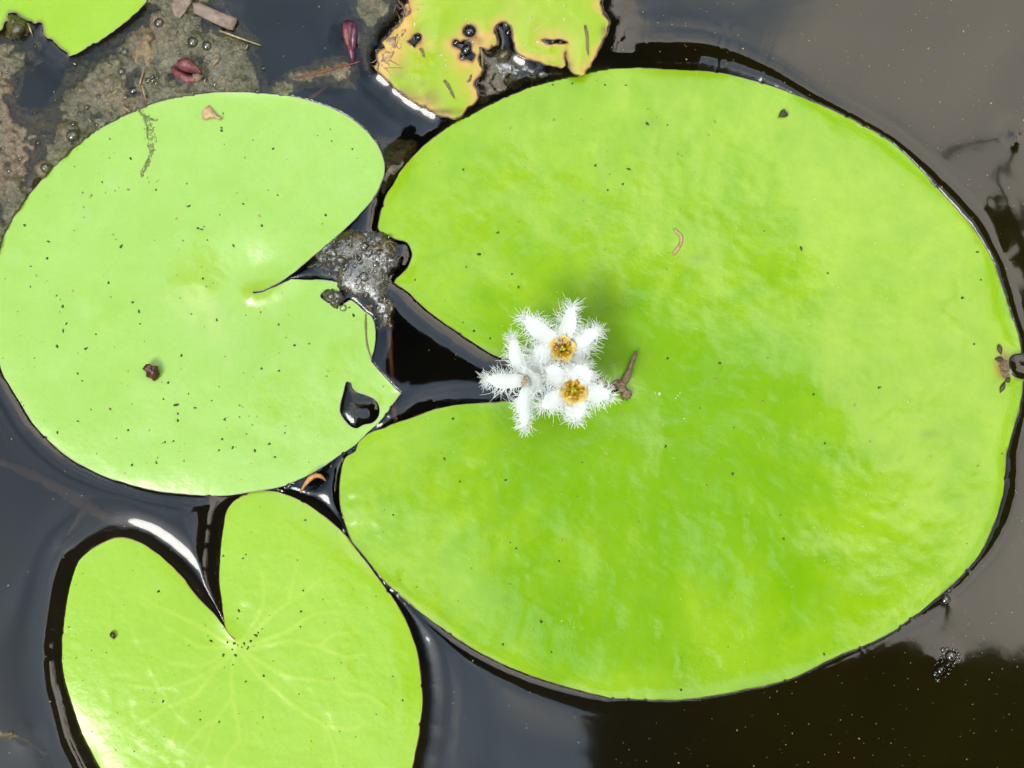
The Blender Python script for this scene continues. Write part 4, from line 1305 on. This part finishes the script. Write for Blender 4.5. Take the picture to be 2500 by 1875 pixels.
zl = on('left', 370, 905)
flake([(347, 901), (356, 889), (366, 888), (372, 894), (385, 893), (387, 903), (390, 912), (384, 926), (376, 931), (368, 924), (357, 920), (356, 908)], zl + .0022, 0.8, M['darkred'], 'dead_bract',
      'dark red crumpled scrap lying on the pale pad, left of centre', 'plant scrap', 0.9, None, None, 0.0, -0.3, 1.2)
flake([(494, 270), (501, 262), (509, 257), (518, 265), (530, 281), (543, 288), (541, 293), (526, 289), (515, 289), (502, 293), (493, 289)], on('left', 515, 275) + .0006, 0.3, M['tan'], 'dry_petal',
      'small tan triangular dry petal near the top of the pale pad', 'plant scrap', 0.5)
mb = MB()
sc_path = spline([(336, 268), (348, 278), (357, 290), (363, 310), (368, 335), (370, 365), (362, 392), (345, 430)], False, 2)
for i in range(230):
    t_ = RNG.uniform(0, 1)**0.8
    x, y = sc_path[int(t_ * (len(sc_path) - 1))]
    wd_ = 3 + 9 * math.sin(math.pi * min(1, t_ * 1.3)) * (t_ > .12)
    x, y = x + RNG.normal(0, wd_ * .6), y + RNG.normal(0, 4)
    mb.add(blob(P(x, y, on('left', x, y) + .00004), RNG.uniform(1, 3.6) * S, RNG.uniform(.8, 2.0) * S, .00012, RNG.uniform(0.8, 2.2), i, .4, 6, 4))
for q0, q1 in (((336, 266), (352, 286)), ((352, 286), (359, 312)), ((359, 312), (360, 340)), ((352, 282), (372, 292)), ((372, 292), (386, 293))):
    mb.add(tube([P(q0[0] + (q1[0] - q0[0]) * q, q0[1] + (q1[1] - q0[1]) * q + 2 * math.sin(4 * q), on('left', q0[0], q0[1] + 6) + .0001) for q in (0, .5, 1)], [.0003, .00022, .00018], 5))
tag(build('scum_trail', mb.v, mb.f, M['trail']), 'greenish streak of dried scum running down from the top rim of the pale pad', 'scum')
chain('root_thread', [(893, 767), (893, 800), (896, 840), (903, 865), (908, 880)], [2.2, 2.6, 2, 2, 1.5], M['brown'], 'thin brown root curving along the chewed right edge of the pale pad', 'root', 'left', 5, .3)
chain('tan_strip', [(1645, 750), (1650, 738), (1658, 726), (1664, 712), (1666, 700), (1663, 690), (1656, 682), (1650, 672), (1646, 660)][::-1] if False else
      [(1646, 558), (1652, 566), (1661, 574), (1664, 585), (1661, 596), (1655, 606), (1648, 616), (1644, 620)], [2, 4, 4, 4.5, 3.5, 5, 7, 4], M['tan'],
      'pinkish tan curl of dry stem on the upper middle of the largest pad', 'plant scrap', 'big', 6, .3)
flake([(1900, 285), (1906, 270), (1914, 266), (1923, 276), (1924, 283), (1914, 286)], on('big', 1912, 277) + .0010, 0.5, M['black'], 'dark_chip', 'dark wedge-shaped chip on the upper right of the largest pad', 'plant scrap', 0.4)
flake([(267, 1548), (273, 1541), (280, 1546), (283, 1556), (278, 1561), (270, 1555)], on('heart', 275, 1552) + .0010, 0.6, M['darkred'], 'seed_scrap', 'small dark brown seed scrap on the left lobe of the heart-shaped pad', 'plant scrap', 0.5)
# curled orange husk standing in the water between the pads
hs = spline([(733, 1203), (740, 1190), (748, 1178), (757, 1168), (768, 1162), (780, 1162), (790, 1168), (795, 1174)], False, 3)
hw = np.interp(np.linspace(0, 1, len(hs)), [0, .2, .5, .8, 1], [1.2, 3.5, 7, 5, 0.8])
v, f = [], []
for i, ((x, y), w_) in enumerate(zip(hs, hw)):
    t_ = i / (len(hs) - 1)
    d_ = hs[min(i + 1, len(hs) - 1)] - hs[max(i - 1, 0)]
    d_ = d_ / np.linalg.norm(d_)
    nrm = np.array([-d_[1], d_[0]])
    z0 = 0.4 + 3.2 * math.sin(math.pi * min(1, t_ * 0.95))
    for q in np.linspace(-1, 1, 6):
        x2, y2 = np.array([x, y]) + nrm * w_ * q
        v.append(P(x2, y2, MM * (z0 + 0.45 * (1 - q * q))))
for i in range(len(hs) - 1):
    for j in range(5):
        b = i * 6 + j
        f.append((b, b + 1, b + 7, b + 6))
o = build('curled_husk', v, f, M['husk'])
sm = o.modifiers.new('thickness', 'SOLIDIFY')
sm.thickness = 0.0003
tag(o, 'curled orange husk on dark water between the pale, heart-shaped and largest pads', 'plant scrap')
# droppings and torn edge at the right end of the largest pad
G_DROP = 'dark droppings at the right edge of the largest pad'
for (x, y, L, r_, a_) in [(2441, 853, 12, 5.5, 1.25), (2439, 877, 10, 6, 0.05), (2448, 945, 13, 5.5, -1.2), (2461, 928, 6, 6.5, 0.9)]:
    z0 = on('big', x, y)
    v, f = blob(P(x, y, z0 + r_ * S * .7), L * S, r_ * S, r_ * S, -a_, int(x), .18, 10, 8)
    nm = {853: 'uppermost dark oblong dropping at the right edge of the largest pad', 877: 'dark dropping lying flat across the top of the brown patch at the right edge', 945: 'lowest dark oblong dropping, slanting, at the right edge of the largest pad',
          928: 'squat dark dropping at the lower end of the brown patch at the right edge'}[y]
    tag(build('dropping', v, f, M['black']), nm, 'dropping', G_DROP)
mb = MB()
for i in range(60):
    t_ = RNG.uniform(0, 1)
    x, y = 2447 + 10 * t_ + RNG.normal(0, 5), 880 + 45 * t_ + RNG.normal(0, 5)
    mb.add(blob(P(x, y, on('big', min(x, 2460), y) + .0001), RNG.uniform(2, 5) * S, RNG.uniform(2, 4) * S, .00025, RNG.uniform(0, 3), i, .3, 6, 4))
tag(build('scab', mb.v, mb.f, M['brown']), 'crusty brown scab beside the notch at the right edge of the largest pad', 'scab')

# grit: the specks nobody would count
def specks(k, n, mat_name, label, fixed=(), rmin=1.2, rmax=3.2, seed=0, region=None, name='dirt_specks'):
    rd = np.random.default_rng(seed)
    mb = MB()
    lo, hi = PADS[k]['loops'][0].min(0), PADS[k]['loops'][0].max(0)
    pts = [(x, y, rd.uniform(1.5, 3.2)) for x, y in fixed]
    cand = np.stack([rd.uniform(max(lo[0], 0), min(hi[0], 2500), n * 3), rd.uniform(max(lo[1], 0), min(hi[1], 1875), n * 3)], 1)
    q = inside_pts(cand[:, 0], cand[:, 1], PADS[k]['loops'])
    cand = cand[q]
    if region is not None:
        keep = fbm(cand[:, 0], cand[:, 1], region, 2, seed + 3) > rd.uniform(-0.6, 0.45, len(cand))
        cand = cand[keep]
    for x, y in cand[:n]:
        pts.append((x, y, rmin + (rmax - rmin) * rd.random()**2.2))
    for i, (x, y, r_) in enumerate(pts):
        z0 = on(k, x, y)
        mb.add(blob(P(x, y, z0 + r_ * S * .35), r_ * S * rd.uniform(1, 1.9), r_ * S, r_ * S * .7, rd.uniform(0, 3.14), i, .3, 6, 4))
    o = build(name, mb.v, mb.f, M[mat_name])
    tag(o, label, 'specks', None, 'stuff')


L1 = [(545, 277), (541, 312), (541, 319), (617, 342), (667, 363), (860, 364), (268, 339), (182, 406), (202, 470), (319, 387), (319, 270), (456, 448), (381, 463), (461, 503), (594, 498), (639, 551), (795, 525), (483, 557),
      (492, 560), (498, 553), (506, 586), (570, 600), (296, 601), (115, 631), (75, 650), (60, 550), (118, 590), (495, 680), (504, 699), (74, 700), (138, 722), (153, 748), (265, 690), (324, 738), (339, 760), (342, 790),
      (162, 790), (154, 808), (139, 846), (234, 816), (210, 851), (190, 912), (443, 868), (680, 793), (719, 843), (755, 839), (529, 781), (636, 762), (467, 767), (549, 870), (638, 900), (681, 905), (411, 934), (433, 988), (399, 974),
      (428, 989), (434, 1010), (434, 1027), (477, 996), (517, 978), (585, 990), (585, 1018), (549, 1023), (616, 1038), (697, 1040), (313, 1050), (284, 1070), (403, 1080), (423, 1077), (542, 1072), (535, 1099), (622, 1100), (657, 1084),
      (671, 1116), (568, 1093), (382, 1131), (322, 1135), (190, 1028), (140, 1056), (269, 998), (222, 1000), (853, 751), (863, 770)]
specks('left', 70, 'black', 'tiny dark specks scattered over the pale pad', L1, 0.9, 1.9, 2)
L2 = [(1131, 414), (1215, 568), (1169, 621), (1138, 651), (1250, 669), (1013, 683), (1266, 701), (1130, 787), (1157, 808), (1197, 826), (1454, 404), (1484, 464), (1521, 449), (1535, 413), (1956, 607), (2021, 667), (1630, 875), (1757, 886),
      (1792, 1044), (2014, 1082), (1625, 1090), (1789, 1157), (1913, 1315), (1422, 1129), (1123, 1176), (1235, 1172), (1085, 1120), (1106, 1022), (960, 1257), (1246, 1325), (1260, 1339), (1365, 1370), (1321, 1517), (1228, 1573), (1346, 1592), (1662, 1684),
      (2012, 1597), (2386, 615), (2378, 840), (2447, 1107), (2147, 946), (1986, 963), (1350, 207), (1397, 204), (1477, 207), (1528, 208), (1630, 305), (1580, 302), (2350, 727), (2395, 683)]
specks('big', 40, 'black', 'tiny dark specks scattered over the largest pad', L2, 0.7, 1.6, 4)
L3 = [(545, 1357), (745, 1270), (600, 1354), (593, 1363), (387, 1444), (740, 1442), (735, 1493), (733, 1530), (583, 1491), (580, 1510), (640, 1536), (624, 1551), (507, 1553), (515, 1565), (545, 1600), (575, 1600), (223, 1588), (168, 1531), (398, 1713), (489, 1757),
      (535, 1762), (642, 1752), (730, 1695), (983, 1710), (644, 1650), (600, 1664), (580, 1575), (572, 1571), (590, 1580), (567, 1586), (596, 1572), (604, 1584), (606, 1580), (612, 1565), (630, 1545), (555, 1568)]
specks('heart', 90, 'black', 'tiny dark specks scattered over the heart-shaped pad', L3, 0.7, 1.6, 6)
specks('left', 46, 'tan_speck', 'tan grains of grit on the pale pad', [(267, 386), (221, 479), (204, 506), (430, 533), (313, 463), (257, 470), (280, 466), (360, 434), (363, 445), (345, 418), (267, 998), (269, 997)], 1.2, 2.6, 8)
specks('big', 70, 'tan_speck', 'tan grains of grit on the largest pad', [(1353, 292), (1396, 429), (1425, 490), (1432, 540), (1477, 609), (1565, 762), (1628, 657), (1655, 375), (1730, 329), (1747, 926), (1861, 982), (1497, 1066), (1521, 1009)], 1.2, 2.4, 10)
specks('big', 210, 'pale_speck', 'pale dusty flecks on the largest pad', [(1600, 960), (1610, 962), (1660, 960), (1655, 966), (1650, 972)], 0.5, 1.4, 12, 120)
specks('heart', 80, 'pale_speck', 'pale dusty flecks on the heart-shaped pad', [], 0.5, 1.1, 14, 120)
specks('yellow', 14, 'pale_speck', 'pale wet flecks on the decaying yellow pad', [(1376, 13), (1377, 47), (1309, 71), (1089, 159), (1059, 90), (998, 181), (1280, 109)], 1.2, 3.0, 16)

# ------------------------------------------------------------------ things on the algae and water
mz = zm1(455, 170)
rp = empty('pink_petals', P(455, 172, 0.0008))
tag(rp, 'folded deep pink petals lying on the algae mat', 'petals')
flake([(428, 158), (434, 146), (447, 140), (462, 143), (476, 153), (487, 167), (494, 180), (488, 186), (474, 181), (456, 176), (440, 171)], .0034, 0.5, M['magenta'], 'petal', None, None, 1.1, rp, None, -.10, -.3, .5)
flake([(416, 162), (428, 164), (440, 172), (458, 180), (478, 186), (488, 192), (478, 202), (462, 205), (446, 199), (428, 188), (418, 176)], .0026, 0.5, M['magenta'], 'petal', None, None, 1.0, rp, None, .05, .3, .5)
flake([(470, 181), (484, 178), (495, 186), (490, 196), (478, 200), (470, 192)], .0036, .4, M['brown'], 'sepal', None, None, .5, rp)
bd = empty('purple_bud', P(858, 95, 0.0))
tag(bd, 'wet purple bud pointing down, floating left of the decaying yellow pad', 'bud')
ax_ = [(852, 52), (853, 65), (854, 85), (856, 105), (858, 122), (860, 138), (860, 152)]
rad = [10, 19, 20, 16, 11, 8, 4]
vf = tube([P(x, y, .0004 + .3 * r_ * S) for (x, y), r_ in zip(ax_, rad)], [r_ * S for r_ in rad], 12)
build('bract', vf[0], vf[1], M['purple'], bd)
for s_ in (-1, 1):
    vf = tube([P(853 + s_ * 12, 56, .0022), P(854 + s_ * 9, 80, .0025), P(857 + s_ * 6, 108, .0018), P(859, 132, .001)], [.0006, .0010, .0008, .0003], 8)
    build('fold', vf[0], vf[1], M['magenta'] if s_ < 0 else M['purple'], bd)
# weathered wood chip
flake([(470, 8), (487, 6), (512, 18), (545, 32), (579, 45), (577, 56), (568, 73), (556, 72), (530, 60), (500, 46), (474, 32)], .0022, 1.0, M['wood'], 'wood_chip', 'flat greyish brown chip of wood at the top of the algae mat', 'wood chip', 0.3, None, None, 0, .05, .5)
flake([(418, 12), (440, -30), (475, -20), (468, 4), (455, 26), (438, 46), (424, 38)], .0016, 0.6, M['wood'], 'reed_scrap', 'frayed reed scrap beside the wood chip at the top edge', 'reed scrap', 0.2, None, None, 0, 0, .8)
G_STRAW = 'straw bits stuck in the algae'
for i, (x0_, y0_, x1_, y1_, r_) in enumerate([(537, 75, 635, 111, 2.6), (522, 158, 537, 142, 2.4), (340, 210, 350, 172, 2.0), (346, 208, 356, 245, 1.8), (300, 260, 318, 274, 1.4), (68, 57, 80, 88, 2.4), (19, 40, 27, 74, 2.6), (430, 6, 446, 22, 1.4),
                                              (440, 2, 452, 18, 1.4), (262, 156, 272, 163, 1.8), (425, 86, 432, 76, 1.8), (600, 120, 606, 108, 1.6), (540, 190, 546, 184, 1.8), (215, 290, 225, 300, 1.6), (275, 228, 290, 220, 1.5), (606, 100, 640, 112, 1.8)]):
    pp = [P(x0_ + (x1_ - x0_) * t_, y0_ + (y1_ - y0_) * t_, max(zm1(x0_, y0_), .0002) + .0006 + .0004 * math.sin(3 * t_)) for t_ in (0, .3, .6, 1)]
    vf = tube(pp, [r_ * S, r_ * S * 1.1, r_ * S * .9, r_ * S * .5], 5)
    o = build('straw', vf[0], vf[1], M['straw'])
    if i == 0:
        tag(o, 'long pale straw jutting past the right end of the algae mat', 'straw', G_STRAW)
    elif i in (5, 6):
        tag(o, ('pale' if i == 5 else 'rusty') + ' sliver stuck in the slimy lump at the top left pad', 'straw', G_STRAW)
    else:
        tag(o, {1: 'short straw just right of the pink petals on the algae mat', 2: 'upper of two straws lying end to end in the middle of the algae mat', 3: 'lower of two straws lying end to end in the middle of the algae mat',
                4: 'thin straw in the algae close to the rim of the pale pad', 7: 'upper fine straw across the reed scrap', 8: 'right fine straw across the reed scrap', 11: 'stubby straw below the long straw at the end of the algae mat',
                15: 'short straw lying under the tip of the long straw'}.get(i, 'short straw bit stuck in the broad algae mat'), 'straw', G_STRAW)
# rotten crest in the mat
o, _z = mat_field('rotten_leaf', [(340, 90), (352, 74), (370, 72), (388, 84), (396, 100), (392, 130), (380, 160), (350, 165), (330, 150), (322, 120)], 'dark brown rotten leaf heap in the middle of the algae mat', M['brown'], 0.9, [(22, 1.6), (9, .8)], 6, 2.5,
                  'rotten leaf', None, 27, [(365, 86, 16, 1.8)])
# fibrous rotting edge of the yellow pad
fr_ = PADS['yellow']['root']
mb = MB()
for i in range(60):
    t_ = RNG.uniform(0, 1)
    x0_, y0_ = np.array([1000, 15]) * (1 - t_) + np.array([924, 165]) * t_
    x0_ += RNG.normal(0, 5) - 4 + 10 * math.sin(3.1 * t_)
    y0_ += RNG.normal(0, 8)
    a_ = RNG.choice([2.05, -1.1]) + RNG.normal(0, .55)
    ln = RNG.uniform(14, 46)
    cv = RNG.normal(0, 12, 2)
    pp = []
    for q in (0, .3, .6, 1):
        x, y = x0_ + ln * q * math.cos(a_) + cv[0] * q * q, y0_ + ln * q * math.sin(a_) * .6 + cv[1] * q * q
        pp.append(P(x, y, .0012 + .0004 * math.sin(3 * q)))
    r0_ = RNG.uniform(.5, 1.6)
    pp = [p_ + Vector((RNG.normal(0, .0005), RNG.normal(0, .0005), 0)) for p_ in pp]
    mb.add(tube(pp, [.00010 * r0_, .00013 * r0_, .00010 * r0_, .00004], 4))
for i in range(16):
    t_ = (i + .5) / 16
    x0_, y0_ = np.array([1000, 12]) * (1 - t_) + np.array([926, 168]) * t_
    x0_ += RNG.normal(0, 6) - 2 + 8 * math.sin(3.1 * t_)
    n_ = 9
    rr_ = RNG.uniform(6, 15)
    an_ = RNG.uniform(0, 6.28)
    pl = [(x0_ + rr_ * (1 + RNG.uniform(-.45, .6)) * math.cos(an_ + 6.283 * q / n_) * .8, y0_ + rr_ * (1 + RNG.uniform(-.45, .6)) * math.sin(an_ + 6.283 * q / n_)) for q in range(n_)]
    flake(pl, .0011 + RNG.uniform(0, .0006), .25, M['fibre'] if i % 3 else M['tan'], 'rotten_flake', None, None, .3, fr_, None, RNG.uniform(-.2, .2), RNG.uniform(-.2, .2), 1.2)
build('rotten_fibre', mb.v, mb.f, M['fibre'], fr_)
G_TW = 'thin brown slivers lying on the decaying yellow pad'
for i, (a0, a1, lab) in enumerate([((1084, 196), (1112, 240), 'thin brown sliver on the lower left lobe of the decaying yellow pad'), ((1428, 62), (1438, 135), 'thin dark sliver near the right rim of the decaying yellow pad'),
                                   ((1172, 115), (1181, 165), 'dark stalk hanging at the torn middle edge of the decaying yellow pad'), ((1025, 118), (1038, 140), 'short brown spike below the left hole of the decaying yellow pad'), ((1141, 200), (1153, 182), 'dark gash on the inner edge of the lower left lobe')]):
    pp = [P(a0[0] + (a1[0] - a0[0]) * q + 2 * math.sin(5 * q), a0[1] + (a1[1] - a0[1]) * q, on('yellow', a0[0] + (a1[0] - a0[0]) * q, a0[1] + (a1[1] - a0[1]) * q) + .0002) for q in (0, .25, .5, .75, 1)]
    vf = tube(pp, [.0003, .0004, .0003, .00035, .0001], 5)
    tag(build('sliver', vf[0], vf[1], M['brown']), lab, 'sliver', G_TW)

# submerged stems
def sunk(pts, radii, mat, label, depth):
    s = spline(pts, False, 10)
    rr = np.interp(np.linspace(0, 1, len(s)), np.linspace(0, 1, len(radii)), radii)
    rr = rr * (1 + .5 * fbm(s[:, 0], s[:, 1], 25, 2, 44))
    vf = tube([P(x, y, -depth * MM) for x, y in s], (rr * S).tolist(), 8)
    tag(build('sunken_stem', vf[0], vf[1], mat), label, 'stem')


sunk([(948, 770), (954, 860), (958, 930), (964, 1000), (968, 1060)], [6, 7, 7, 6, 5], M['stem_red'], 'reddish stem under the water in the dark gap right of the pale pad', 4)
sunk([(-40, 1110), (60, 1150), (140, 1190), (210, 1230), (260, 1262), (330, 1290)], [9, 12, 14, 18, 16, 8], M['stem_brown'], 'brown forked twig sunk under grey water left of the heart-shaped pad', 7)
sunk([(215, 1235), (190, 1270), (165, 1305)], [12, 10, 4], M['stem_brown'], 'short brown side twig sunk beside the forked one', 7)
sunk([(720, 191), (770, 180), (830, 164), (880, 150)], [2.2, 2.8, 2.8, 2], M['stem_red'], 'thin reddish stem lying on the olive algae strip', -0.6)
sunk([(750, 245), (780, 225), (800, 210)], [5, 6, 4], M['stem_red'], 'reddish stem end at the top rim of the pale pad', 1.0)

# bubbles
def bubble(x, y, r_, z=None, label=None, group=None, squash=0.8):
    z0 = wz(x, y) if z is None else z
    v, f = blob((0, 0, 0), r_ * S, r_ * S, r_ * S * squash, 0, 0, 0, 16, 8, True)
    c = P(x, y, z0 - r_ * S * 0.1)
    o = build('bubble', [(a + c.x, b + c.y, q + c.z) for a, b, q in v], f, M['bubble'])
    tag(o, label, 'bubble', group)
    return o


G_B = 'bubbles of the foam raft at the lower right'
foam = [(2321, 1602, 15), (2296, 1636, 14), (2284, 1644, 10), (2302, 1586, 6), (2313, 1584, 5), (2303, 1596, 5), (2299, 1606, 5), (2336, 1590, 5), (2338, 1604, 5), (2332, 1618, 6), (2301, 1615, 6), (2314, 1623, 6), (2289, 1618, 5), (2283, 1624, 4), (2318, 1634, 6), (2316, 1644, 5), (2326, 1626, 5),
        (2290, 1662, 7), (2284, 1660, 4), (2308, 1653, 4), (2341, 1597, 4), (2328, 1586, 4), (2296, 1606, 3.5), (2344, 1610, 3.5)]
for i, (x, y, r_) in enumerate(foam):
    lab = {0: 'largest clear bubble at the upper end of the foam raft at the lower right', 1: 'large bubble at the lower end of the foam raft, beside a bright one', 2: 'bright bubble at the lower left tip of the foam raft', 17: 'bubble just below the foam raft at the lower right'}.get(i, 'small bubble in the foam raft on dark water at the lower right')
    bubble(x, y, r_, None, lab, G_B)
bubble(2308, 1464, 13, None, 'single bubble against the lower right rim of the largest pad', 'bubbles at the rim of the largest pad')
bubble(2317, 1442, 6, None, 'tiny bubble just above the single one at the rim of the largest pad', 'bubbles at the rim of the largest pad')
G_Y = 'bubbles in the holes of the decaying yellow pad'
for (x, y, r_, lab) in [(1147, 77, 13, 'bubble in the upper round hole of the decaying yellow pad'), (1113, 104, 8, 'bubble at the left tip of the branching hole of the decaying yellow pad'), (1139, 122, 13, 'largest bubble in the middle of the branching hole of the decaying yellow pad'),
                        (1130, 141, 7, 'bubble at the lower end of the branching hole'), (1020, 92, 7, 'bubble in the left hole of the decaying yellow pad'), (1350, 102, 5, 'bubble in the narrow right hole of the decaying yellow pad'), (1240, 80, 8, 'dark bubble in the deep bay of the decaying yellow pad')]:
    bubble(x, y, r_, wz(x, y) + .0003, lab, G_Y)
G_S = 'bubbles on the slime and algae'
for (x, y, r_, zf, lab) in [(470, 103, 13, zm1, 'left of two glossy bubbles above the pink petals on the algae mat'), (505, 112, 12, zm1, 'right of two glossy bubbles above the pink petals on the algae mat'), (388, 56, 12, zm1, None), (304, 128, 10, zm1, None), (362, 196, 8, zm1, None),
                            (326, 222, 10, zm1, 'dark bubble near the top rim of the pale pad in the algae mat'), (178, 332, 16, zm1, 'dome bubble against the upper left rim of the pale pad'), (212, 262, 7, zm1, None), (110, 410, 12, zm1, 'bubble by the left rim of the pale pad'), (240, 236, 6, zm1, None), (296, 175, 9, zm1, None),
                            (500, 196, 8, zm1, None), (525, 205, 6, zm1, None), (890, 602, 12, zm4, 'round bubble in the olive part of the slime clump'), (950, 578, 7, zm4, None), (888, 676, 12, zm4, 'bubble on the grey part of the slime clump'), (840, 588, 10, zm4, None), (935, 635, 6, zm4, None), (838, 752, 9, None, 'pale bubble stuck at the chewed edge of the pale pad')]:
    bubble(x, y, r_, (max(zf(x, y), -.0003) if zf else on('left', 838, 752)), lab or ('small bubble on the slime clump between the pads' if zf is zm4 else 'small bubble on the broad algae mat at the top left'), G_S)

mb = MB()
for i in range(420):
    x, y = RNG.uniform(0, 650), RNG.uniform(0, 620)
    if not inside_pts(np.array([x]), np.array([y]), [np.array(m1, float)])[0] or UNDER[int(round((y - wy[0]) / STEP)), int(round((x - wx[0]) / STEP))]:
        continue
    r_ = abs(RNG.normal(0, 2.2)) + 1.3
    mb.add(blob(P(x, y, max(zm1(x, y), 0.0) + .0001), r_ * S, r_ * S, r_ * S * .8, 0, i, 0, 10, 5, True))
tag(build('froth', mb.v, mb.f, M['bubble']), 'fine froth of tiny bubbles on the broad algae mat', 'froth', None, 'stuff')

mb = MB()
for i in range(240):
    x, y = RNG.uniform(775, 975), RNG.uniform(555, 800)
    if not inside_pts(np.array([x]), np.array([y]), [np.array([(790, 605), (870, 562), (965, 592), (972, 640), (948, 700), (955, 795), (920, 800), (900, 742), (830, 690), (775, 650)], float)])[0]:
        continue
    r_ = abs(RNG.normal(0, 2.6)) + 1.2
    mb.add(blob(P(x, y, max(zm4(x, y), .0002) + .0002), r_ * S, r_ * S, r_ * S * .8, 0, i, 0, 10, 5, True))
tag(build('froth', mb.v, mb.f, M['bubble']), 'fine froth of tiny bubbles on the slime clump between the pads', 'froth', None, 'stuff')
mb = MB()
for i in range(120):
    x, y = RNG.uniform(780, 970), RNG.uniform(560, 795)
    if not inside_pts(np.array([x]), np.array([y]), [np.array([(790, 605), (870, 562), (965, 592), (972, 640), (948, 700), (955, 795), (920, 800), (900, 742), (830, 690), (775, 650)], float)])[0]:
        continue
    z0 = max(zm4(x, y), .0003) + .0002
    if i % 2:
        a_ = RNG.uniform(0, 6.28)
        ln = RNG.uniform(8, 26)
        cv = RNG.normal(0, 6, 2)
        mb.add(tube([P(x + ln * q * math.cos(a_) + cv[0] * q * q, y + ln * q * math.sin(a_) + cv[1] * q * q, z0 + .0004 * math.sin(3 * q)) for q in (0, .35, .7, 1)], [.00008, .00012, .0001, .00004], 4))
    else:
        mb.add(blob(P(x, y, z0), RNG.uniform(2, 6) * S, RNG.uniform(1.5, 4) * S, .0003, RNG.uniform(0, 3), i, .4, 7, 5))
tag(build('plant_bits', mb.v, mb.f, M['brown']), 'brown plant bits and strands stuck in the slime clump between the pads', 'plant bits', None, 'stuff')

# pollen and silt on the open water
rd = np.random.default_rng(77)
mb = MB()
cnt = 0
while cnt < 420:
    x, y = rd.uniform(0, 2500), rd.uniform(0, 1875)
    if rd.random() > (0.95 if x > 1400 else 0.3):
        continue
    j, i = int(round((x - wx[0]) / STEP)), int(round((y - wy[0]) / STEP))
    if UNDER[i, j]:
        continue
    r_ = rd.uniform(.5, 1.5) if rd.random() < .93 else rd.uniform(1.6, 2.6)
    mb.add(blob(P(x, y, WZ[i, j] * MM + r_ * S * .2), r_ * S * rd.uniform(1, 1.5), r_ * S, r_ * S * .5, rd.uniform(0, 3), cnt, .3, 5, 3))
    cnt += 1
tag(build('pollen_specks', mb.v, mb.f, M['tan_speck']), 'pale specks of pollen and silt floating on the open water', 'specks', None, 'stuff')
